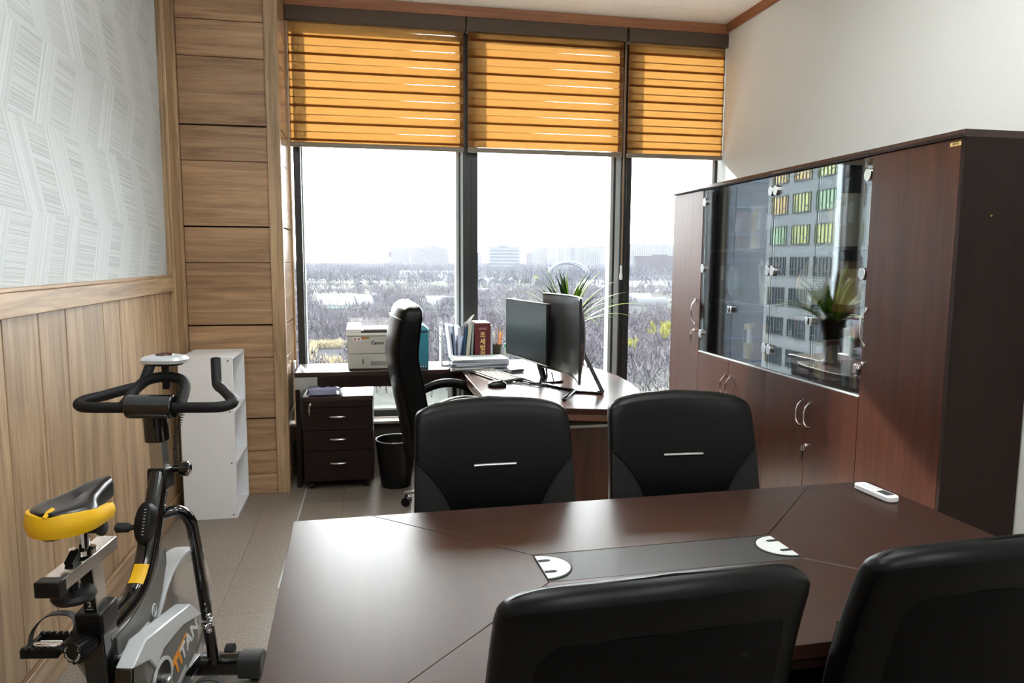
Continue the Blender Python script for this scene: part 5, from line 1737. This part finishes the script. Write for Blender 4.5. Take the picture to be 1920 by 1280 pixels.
def bare_tree(seed, h, twigs=230, budded=0.0):
    r = random.Random(seed)
    tr, tw = MB(), MB()
    tips = []
    def branch(p, d, L, rad, depth):
        q = p + d * L
        tr.tube([p, (p + q) / 2 + Vector((r.uniform(-.06, .06), r.uniform(-.06, .06), 0)) * L, q], [rad, rad * .8, rad * .55], 4)
        if depth == 0:
            tips.append((p, q, d))
            return
        for k in range(r.choice((3, 4))):
            a = r.uniform(0, 2 * PI)
            sp_ = r.uniform(.35, .85)
            x = d.orthogonal().normalized()
            y = d.cross(x)
            nd = (d + (x * math.cos(a) + y * math.sin(a)) * sp_ + Vector((0, 0, .15))).normalized()
            branch(p + d * L * r.uniform(.55, 1.0), nd, L * r.uniform(.55, .8), rad * .5, depth - 1)
    branch(Vector((0, 0, 0)), Vector((r.uniform(-.06, .06), r.uniform(-.06, .06), 1)).normalized(), h * .36, h * .018, 2)
    for k in range(twigs):
        p, q, d = r.choice(tips)
        s = p.lerp(q, r.uniform(.2, 1.1))
        nd = (d + Vector((r.gauss(0, .55), r.gauss(0, .55), r.gauss(.25, .4)))).normalized()
        L = h * r.uniform(.07, .17)
        sdv = nd.cross(Vector((r.random(), r.random(), r.random()))).normalized() * (h * r.uniform(.004, .009))
        tw.add([s - sdv, s + sdv, s + nd * L], [(0, 1, 2)])
    return tr, tw
def ever_tree(seed, h):
    r = random.Random(seed)
    tr, tw = MB(), MB()
    tr.tube([(0, 0, 0), (0, 0, h * .8)], [h * .03, h * .01], 5)
    for k in range(260):
        f = r.random()
        z = h * (.15 + .83 * f)
        rr = h * .30 * (1 - f) ** .6 * math.sqrt(r.random())
        a = r.uniform(0, 2 * PI)
        c = Vector((rr * math.cos(a), rr * math.sin(a), z))
        s = h * .07
        v1 = Vector((r.gauss(0, 1), r.gauss(0, 1), r.gauss(0, .6))).normalized() * s
        v2 = Vector((r.gauss(0, 1), r.gauss(0, 1), r.gauss(0, .6))).normalized() * s
        tw.add([c, c + v1, c + v2], [(0, 1, 2)])
    return tr, tw
variants = []
for k in range(6):
    tr, tw = bare_tree(100 + k, 9.0)
    variants.append((tr.mesh('trunk', M_bark, 0), tw.mesh('twigs', M_twig, 0)))
bud_var = []
for k in range(2):
    tr, tw = bare_tree(200 + k, 8.0, 420)
    bud_var.append((tr.mesh('trunk', M_bark, 0), tw.mesh('blossom', M_bud, 0)))
ever_var = []
tr, tw = ever_tree(5, 8.0)
ever_var.append((tr.mesh('trunk', M_bark, 0), tw.mesh('foliage', M_ever, 0)))
def tree(kind, loc, sc, label, group, nm, part):
    vr = re.choice(kind)
    t = thing(nm, label, 'tree', loc, re.uniform(0, 6.28), group)
    t.scale = (sc * re.uniform(.9, 1.2), sc * re.uniform(.9, 1.2), sc)
    linkobj('trunk', vr[0], t)
    linkobj(part, vr[1], t)
    return t
# clearings: (px, py, half width px, half height px) where no tree should hide things
clear = [(640, 560, 60, 14), (835, 562, 45, 13), (622, 655, 40, 16), (1225, 560, 40, 16)]
def in_clear(px, py):
    return any(abs(px - a) < c and abs(py - b_) < d for a, b_, c, d in clear)
placed = 0
tries = 0
while placed < 285 and tries < 4000:
    tries += 1
    px = re.uniform(560, 1262)
    py = 487 + 40800 / math.sqrt(re.uniform(150 ** 2, 345 ** 2))
    if in_clear(px, py - 10):
        continue
    p = gp(px, py)
    tree(variants, p, re.uniform(.7, 1.15), 'bare violet-grey tree in the wood nearest the office window', 'bare trees in the near wood', 'bare_tree', 'twigs')
    placed += 1
for i, (px, py, s, lb) in enumerate(((1237, 668, 1.8, 'yellow-green budding tree low in the right window pane, tallest one'), (1246, 640, 1.4, 'yellow-green budding tree behind the tallest one at the right pane'), (1178, 680, 1.3, 'yellow-green budding tree just right of black mullion'), (1190, 655, .8, 'small yellow-green budding tree right of the black mullion'), (925, 600, 1.0, 'pale yellow-green tree left of the flat monitor top'), (1082, 690, .9, 'pale yellow-green tree directly right of the curved monitor'), (1008, 536, 2.2, 'round yellow-green tree beneath the large pale arch'), (905, 640, .9, 'pale yellow-green tree above the maroon law book'), (845, 655, .9, 'pale yellow-green tree above the book rack'))):
    tree(bud_var, gp(px, py), s, lb, 'budding yellow-green trees', 'budding_tree', 'blossom')
for i, (px, py, s, lb) in enumerate(((593, 540, 1.5, 'dark round evergreen farthest left in the left pane'), (620, 538, 2.0, 'dark evergreen second from left in the left pane'), (651, 537, 1.5, 'dark evergreen third from left in the left pane'), (691, 538, 1.4, 'dark evergreen fourth from left in the left pane'), (728, 538, 1.5, 'dark evergreen above the office chair headrest'))):
    tree(ever_var, gp(px, py), s, lb, 'dark evergreens on the plain', 'evergreen_tree', 'foliage')

# woods too many to count: low crowns and twig clumps
def clump_field(name, label, n, d0, d1, size, mat, seed, x0=200, x1=1650, thr=None):
    r = random.Random(seed)
    mb = MB()
    vs_, fs_ = [], []
    for k in range(n):
        px = r.uniform(x0, x1)
        d = math.sqrt(r.uniform(d0 ** 2, d1 ** 2))
        py = 487 + 40800 / d
        if in_clear(px, py - 6):
            continue
        if thr and thr(px, py, r):
            continue
        c = at(px, d)
        h = size * r.uniform(.6, 1.25)
        o = len(vs_)
        for q in range(26):
            a = r.uniform(0, 2 * PI)
            f = r.random()
            rr = h * .55 * math.sqrt(r.random()) * (1 - abs(f - .55))
            s = c + Vector((rr * math.cos(a), rr * math.sin(a), h * (.15 + .6 * f)))
            L = h * r.uniform(.2, .45)
            nd = Vector((r.gauss(0, .5), r.gauss(0, .5), 1)).normalized() * L
            sd_ = Vector((r.gauss(0, 1), r.gauss(0, 1), r.gauss(0, .3))).normalized() * h * .035
            vs_ += [s - sd_, s + sd_, s + nd]
            fs_.append((o, o + 1, o + 2))
            o += 3
        vs_ += [c + Vector((-.03 * h, 0, 0)), c + Vector((.03 * h, 0, 0)), c + Vector((0, 0, h * .6))]
        fs_.append((o, o + 1, o + 2))
    mb.v, mb.f = vs_, fs_
    o = mb.build(name, mat, None, 0, 0)
    tag(o, label, 'woodland', None, 'stuff')
    return o
def fields(px, py, r):
    import math as _m
    return (_m.sin(py * .55 + px * .004) > .35 and py < 590) or (px > 590 and px < 660 and 636 < py < 690)
clump_field('woodland', 'grey-brown bare woodland filling the middle distance of the plain', 6400, 165, 700, 7.5, M_twig, 1, thr=fields)
clump_field('far_woodland', 'hazy blue-grey woodland belt close under the horizon', 7400, 700, 2600, 17, M('far_wood', (50, 51, 58), 1, spec=0.0), 2, thr=lambda px, py, r: (math.sin(py * 1.1 + px * .01) > .55 and py > 506))
clump_field('reed_bed', 'cream dry reed bed low in the left pane above the printer', 1500, 200, 262, 3.0, M('dry_reeds', (120, 112, 92), 1, spec=0.0), 3, 572, 655)
# pale fields and tracks between the woods
for i, (px0, px1, py0, py1, c, lb) in enumerate(((575, 865, 579, 583, (56, 66, 63), 'pale green fence strip across the left pane'), (890, 1010, 585, 592, (56, 65, 61), 'pale green field strip left of the flat monitor'), (575, 760, 529, 531.5, (112, 111, 108), 'bright narrow track under the evergreens'), (880, 1010, 544, 547, (104, 104, 102), 'bright track above the flat monitor'), (1170, 1262, 545, 549, (110, 111, 111), 'bright yard strip in the right pane'), (650, 860, 609, 612, (86, 86, 86), 'grey lane behind the office chair headrest'))):
    q = [gp(px0, py1), gp(px1, py1), gp(px1, py0), gp(px0, py0)]
    o = MB().prism([(p.x, p.y) for p in q], 'z', GZ, GZ + 1.6).build('field_strip', M('field_strip_%d' % i, c, 1, spec=0.0), None, 0, 0)
    tag(o, lb, 'field')

# greenhouses
M_film = M('white_greenhouse_film', (92, 94, 96), .5, spec=.1)
M_filmg = M('grey_greenhouse_film', (58, 61, 65), .6, spec=.1)
M_shade = M('black_shade_net', (30, 33, 37), .8, spec=.1)
def tunnel(label, px, py, L, R, H, yaw, mat=None, end=None):
    p = gp(px, py)
    t = thing('greenhouse', label, 'greenhouse', p, yaw, 'plastic tunnel greenhouses on the plain')
    arc = [(R * math.cos(a), H * math.sin(a)) for a in [PI * i / 14 for i in range(15)]]
    MB().prism(arc, 'x', -L / 2, L / 2).build('film_tunnel', mat or M_film, t, 0, 20)
    for s in (-1, 1):
        MB().prism([(y * .96, z * .96) for y, z in arc], 'x', s * L / 2, s * (L / 2 + .3)).build('end_wall', end or M_filmg, t, 0, 20)
    for k in range(-2, 3):
        ring = [(y * 1.012, z * 1.012) for y, z in arc] + [(y * .99, z * .99) for y, z in arc[::-1]]
        MB().prism(ring, 'x', k * L / 5 - .2, k * L / 5 + .2).build('hoop', M_filmg, t, 0, 20)
    return t
tunnel('large white tunnel greenhouse at left, with rounded end, in the left pane', 632, 571, 26, 5, 7.2, .12)
tunnel('white tunnel greenhouse joined to the right of the large left one', 676, 570, 14, 5.5, 6.6, .7)
tunnel('dark netted greenhouse right of the two white ones', 700, 567, 6, 5, 6.5, .9, M_shade)
tunnel('white and dark tunnel greenhouse right of the office chair headrest', 818, 573, 14, 4, 6.6, .1)
tunnel('dark tunnel greenhouse beside the mullion in the left pane', 850, 574, 14, 4, 6.4, .1, M_shade)
tunnel('very long white greenhouse hall in the upper left pane', 810, 520, 105, 9, 11, .05)
tunnel('low white roof at the far left of the left pane', 595, 529, 26, 5, 4, .05)
tunnel('small flat-roofed white shed in the left pane', 688, 522, 22, 5, 4, .05)
for i, (px, w, mt) in enumerate(((902, 6.5, M_filmg), (914, 7, M_film), (926, 7, M_filmg), (944, 7, M_shade), (962, 7, M_film), (982, 7, M_shade), (822, 6, M_filmg), (840, 6, M_film))):
    tunnel(('grey arched tunnel end nearest the middle mullion', 'white arched tunnel end, second in the row of arches', 'grey arched tunnel end, third in the row of arches', 'dark arched tunnel end, fourth in the row of arches', 'white arched tunnel end, fifth in the row of arches', 'dark arched tunnel end, last in the row of arches', 'grey arched tunnel in the left pane under the long hall', 'white arched tunnel in the left pane by the mullion')[i], px, 530 if i < 6 else 526, 40, w, 6.5, PI / 2 - .1, mt, mt)
for i, (px, py, L, R, H, yw, mt, lb) in enumerate(((1218, 573, 22, 5, 6, .1, M_filmg, 'grey-white tunnel greenhouse lowest in the right pane'), (1195, 563, 20, 5, 5.5, .1, M_film, 'white tunnel greenhouse close to black mullion in right pane'), (1198, 543, 14, 5, 6.5, 1.4, M_film, 'left twin arch greenhouse in the right pane'), (1217, 543, 14, 5, 6.5, 1.4, M_film, 'right twin arch greenhouse in the right pane'), (1215, 534, 60, 6, 5, .05, M_film, 'long low white greenhouse in the right pane'), (1120, 536, 40, 7, 7, .1, M_film, 'long white greenhouse behind the spiky plant'), (1140, 548, 24, 6, 7, .1, M_filmg, 'grey greenhouse right of the spiky plant'), (900, 553, 20, 4, 6, .2, M_filmg, 'grey greenhouse just right of the middle mullion'), (905, 572, 16, 4, 5.5, .15, M_shade, 'dark greenhouse right of the middle mullion'))):
    tunnel(lb, px, py, L, R, H, yw, mt)

# large pale arch
p = gp(1066, 526)
t = thing('steel_arch', 'large pale blue arch standing on the plain behind the plant', 'arch', p, math.radians(-8))
M_arch = M('pale_blue_steel', (58, 68, 80), .5)
for yy, k in ((0, 1.0), (14, .93)):
    pts = [(33 * k * math.cos(a), yy, 27 * k * math.sin(a)) for a in [PI * i / 24 for i in range(25)]]
    MB().tube(pts, 1.7, 8).build('arch_rib', M_arch, t)
for i in range(3, 22, 2):
    a = PI * i / 24
    MB().cyl((33 * math.cos(a), 0, 27 * math.sin(a)), (33 * .93 * math.cos(a), 14, 27 * .93 * math.sin(a)), .5, 6).build('cross_tie', M_arch, t)

# distant buildings
def block(label, px, d, w, dep, ztop, mat, nm='tower_block', ribs=0, ribmat=None, yaw=None, cat='building', floors=0, group=None):
    p = at(px, d)
    if yaw is None:
        yaw = -math.atan2(p.x, p.y)
    t = thing(nm, label, cat, p, yaw, group)
    H = ztop - GZ
    MB().box(-w / 2, w / 2, 0, dep, 0, H).build('wall', mat, t, 0, 0)
    MB().box(-w * .18, w * .12, dep * .3, dep * .7, H, H + max(3, H * .06)).build('roof_house', mat, t, 0, 0)
    for k in range(ribs):
        x = -w / 2 + w * (k + .5) / ribs
        MB().box(x - w / ribs * .22, x + w / ribs * .22, -.9, 0, H * .03, H * .97).build('window_strip', ribmat, t, 0, 0)
    for k in range(floors):
        z = H * (k + .6) / (floors + .4)
        MB().box(-w / 2 + 1, w / 2 - 1, -.6, 0, z, z + H / (floors + 1) * .45).build('window_band', ribmat, t, 0, 0)
    return t
M_blue = M('slate_blue_facade', (34, 39, 48), .6, spec=.1)
M_bluew = M('dark_blue_windows', (36, 42, 54), .4)
M_apt = M('pale_apartment_facade', (40, 43, 47), .8, spec=.1)
M_aptw = M('blue_grey_window_strip', (24, 28, 34), .5)
M_sky = M('lavender_grey_facade', (32, 31, 37), .9, spec=.1)
ob_ = block('slate blue office block with roof antennas left of centre', 946, 1750, 74, 40, 29, M_blue, 'office_block', 0, M_bluew, floors=7)
for s_ in (-18, 12):
    MB().cyl((s_, 10, 59), (s_, 10, 78), .5, 6).build('antenna', M_blue, ob_)
k = 0
for px, zt in ((1005, 36), (1020, 36), (1036, 37), (1052, 39), (1068, 40), (1083, 41), (1098, 42), (1113, 43), (1128, 44), (1143, 43)):
    k += 1
    block('pale apartment slab number %s from the left in the middle pane row' % ('one two three four five six seven eight nine ten'.split()[k - 1]), px, 2450 + 12 * (k % 3), 27, 16, zt, M_apt, 'apartment_slab', 4, M_aptw, group='apartment slabs on the horizon')
k = 0
for px, zt in ((1180, 50), (1193, 50), (1206, 49), (1219, 49), (1232, 48), (1245, 48), (1258, 47)):
    k += 1
    block('pale apartment slab number %s from the left in the right pane row' % ('one two three four five six seven'.split()[k - 1]), px, 2450 + 14 * (k % 2), 23, 16, zt, M_apt, 'apartment_slab', 3, M_aptw, group='apartment slabs on the horizon')
rs = random.Random(4)
names = 'first second third fourth fifth sixth seventh eighth ninth tenth eleventh twelfth thirteenth'.split()
for i, (px, zt, w) in enumerate(((566, 110, 80), (578, 118, 60), (590, 138, 60), (600, 140, 60), (612, 142, 50), (622, 128, 70), (634, 132, 80), (646, 118, 70), (656, 96, 70), (672, 80, 90), (690, 74, 100), (708, 62, 110), (728, 60, 90))):
    block('faint lavender skyline tower, %s from the left' % names[i], px, 5600 + rs.uniform(-300, 300), w, 50, zt, M_sky, 'skyline_tower', group='faint skyline at the left')
for i, (px, zt, w, d) in enumerate(((746, 40, 55, 2900), (760, 44, 40, 2900), (785, 38, 60, 2800), (815, 46, 62, 2700), (832, 36, 40, 2700), (893, 24, 40, 2700), (1000, 22, 50, 2600), (1240, 8, 110, 1500))):
    block(('low hazy building right of the skyline', 'hazy building with a stepped roof', 'long low hazy building in the left pane', 'squarish hazy building near the middle mullion', 'low hazy building left of the mullion', 'low hazy building right of the mullion', 'low hazy building right of the blue office block', 'flat grey depot below the right apartment slabs')[i], px, d, w, 30, zt, M_sky, 'hazy_building')
p = at(731, 1500)
t = thing('radio_mast', 'thin hazy mast rising above the wood in left pane', 'mast', p)
MB().cyl((0, 0, 0), (0, 0, 42), .9, 6, .5).build('pole', M_sky, t)
MB().box(-2.4, 2.4, -2.4, 2.4, 34, 43).build('head', M_sky, t)
for i, (px, py, h) in enumerate(((715, 588, 16), (778, 590, 14), (940, 560, 17), (745, 545, 14))):
    p = gp(px, py)
    t = thing('utility_pole', ('slim utility pole left of the chair headrest', 'slim utility pole right of the teal box', 'slim utility pole in the middle pane', 'slim utility pole above the chair headrest')[i], 'pole', p, 0, 'utility poles on the plain')
    MB().cyl((0, 0, 0), (0, 0, h), .22, 6, .14).build('pole', M_filmg, t)
    MB().box(-1.2, 1.2, -.1, .1, h - 1.6, h - 1.4).build('crossarm', M_filmg, t)

# neighbouring wing seen mirrored in the cabinet glass
M_conc = M('grey_concrete_panels', (86, 90, 92), .8, var=.06, vs_=.4)
M_pane = [M('pane_%s' % n_, c, .25) for n_, c in (('amber', (140, 116, 62)), ('lime', (128, 132, 76)), ('pale_green', (102, 130, 98)), ('dark', (34, 42, 50)), ('violet', (96, 66, 110)))]
M_wframe = M('dark_window_bars', (44, 50, 50), .6)
nb = thing('office_wing', 'grey concrete office wing with tinted windows mirrored in cabinet glass', 'building', (-43, 40, GZ))
MB().box(-18, 0, 0, 42, 0, 62).build('wall', M_conc, nb, 0, 0)
rn = random.Random(12)
for r_ in range(14):
    z0 = 62 - 3.9 - r_ * 3.55
    for c in range(9):
        y0 = 1.6 + c * 4.5
        if z0 < 30.5:
            mt = M_pane[3]
        else:
            mt = M_pane[min(2, max(0, int(rn.gauss(1.0 + (8 - c) * .05 + r_ * .02, .7))))]
            if c == 8 and r_ == 3:
                mt = M_pane[4]
        w = MB().box(0, .06, y0, y0 + 3.4, z0, z0 + 2.1).build('window', mt, nb, 0, 0)
        bar = MB()
        for q in (0, .12, .32, .5, .7, .88, 1):
            bar.box(.06, .16, y0 + 3.4 * q - .05, y0 + 3.4 * q + .05, z0, z0 + 2.1)
        bar.box(.06, .16, y0, y0 + 3.4, z0 - .06, z0 + .06).box(.06, .16, y0, y0 + 3.4, z0 + 2.04, z0 + 2.16)
        bar.box(.06, .16, y0, y0 + 3.4 * .32, z0 + .6, z0 + .7).box(.06, .16, y0 + 3.4 * .7, y0 + 3.4, z0 + .6, z0 + .7)
        bar.build('window_bars', M_wframe, w, 0, 0)
tw_ = thing('glass_tower', 'dark blue glass tower behind the office wing, mirrored in cabinet glass', 'building', (-98, 104, GZ))
M_bglass = M('dark_blue_curtain_wall', (24, 33, 44), .3)
MB().box(-10, 52, 0, 40, 0, 120).build('wall', M_bglass, tw_, 0, 0)
for k in range(28):
    MB().box(-10.3, 52.3, -.3, 0, 4 * k + 3.2, 4 * k + 3.5).build('floor_band', M('blue_band', (56, 70, 84), .5) if k == 0 else bpy.data.materials['blue_band'], tw_, 0, 0)

# haze over the plain
m, nt, b = newmat('smog_haze')
nt.nodes.remove(b)
vsn = N(nt, 'ShaderNodeVolumeScatter')
vsn.inputs['Color'].default_value = (.044, .045, .049, 1)
vsn.inputs['Density'].default_value = .0006
vsn.inputs['Anisotropy'].default_value = .0
nt.links.new(vsn.outputs[0], nt.nodes['Material Output'].inputs['Volume'])
hz = MB().box(-5800, 5800, 60, 9400, GZ + .5, 120).build('haze', m, None, 0, 0)
tag(hz, 'thin grey spring haze hanging over the plain', 'haze', None, 'stuff')
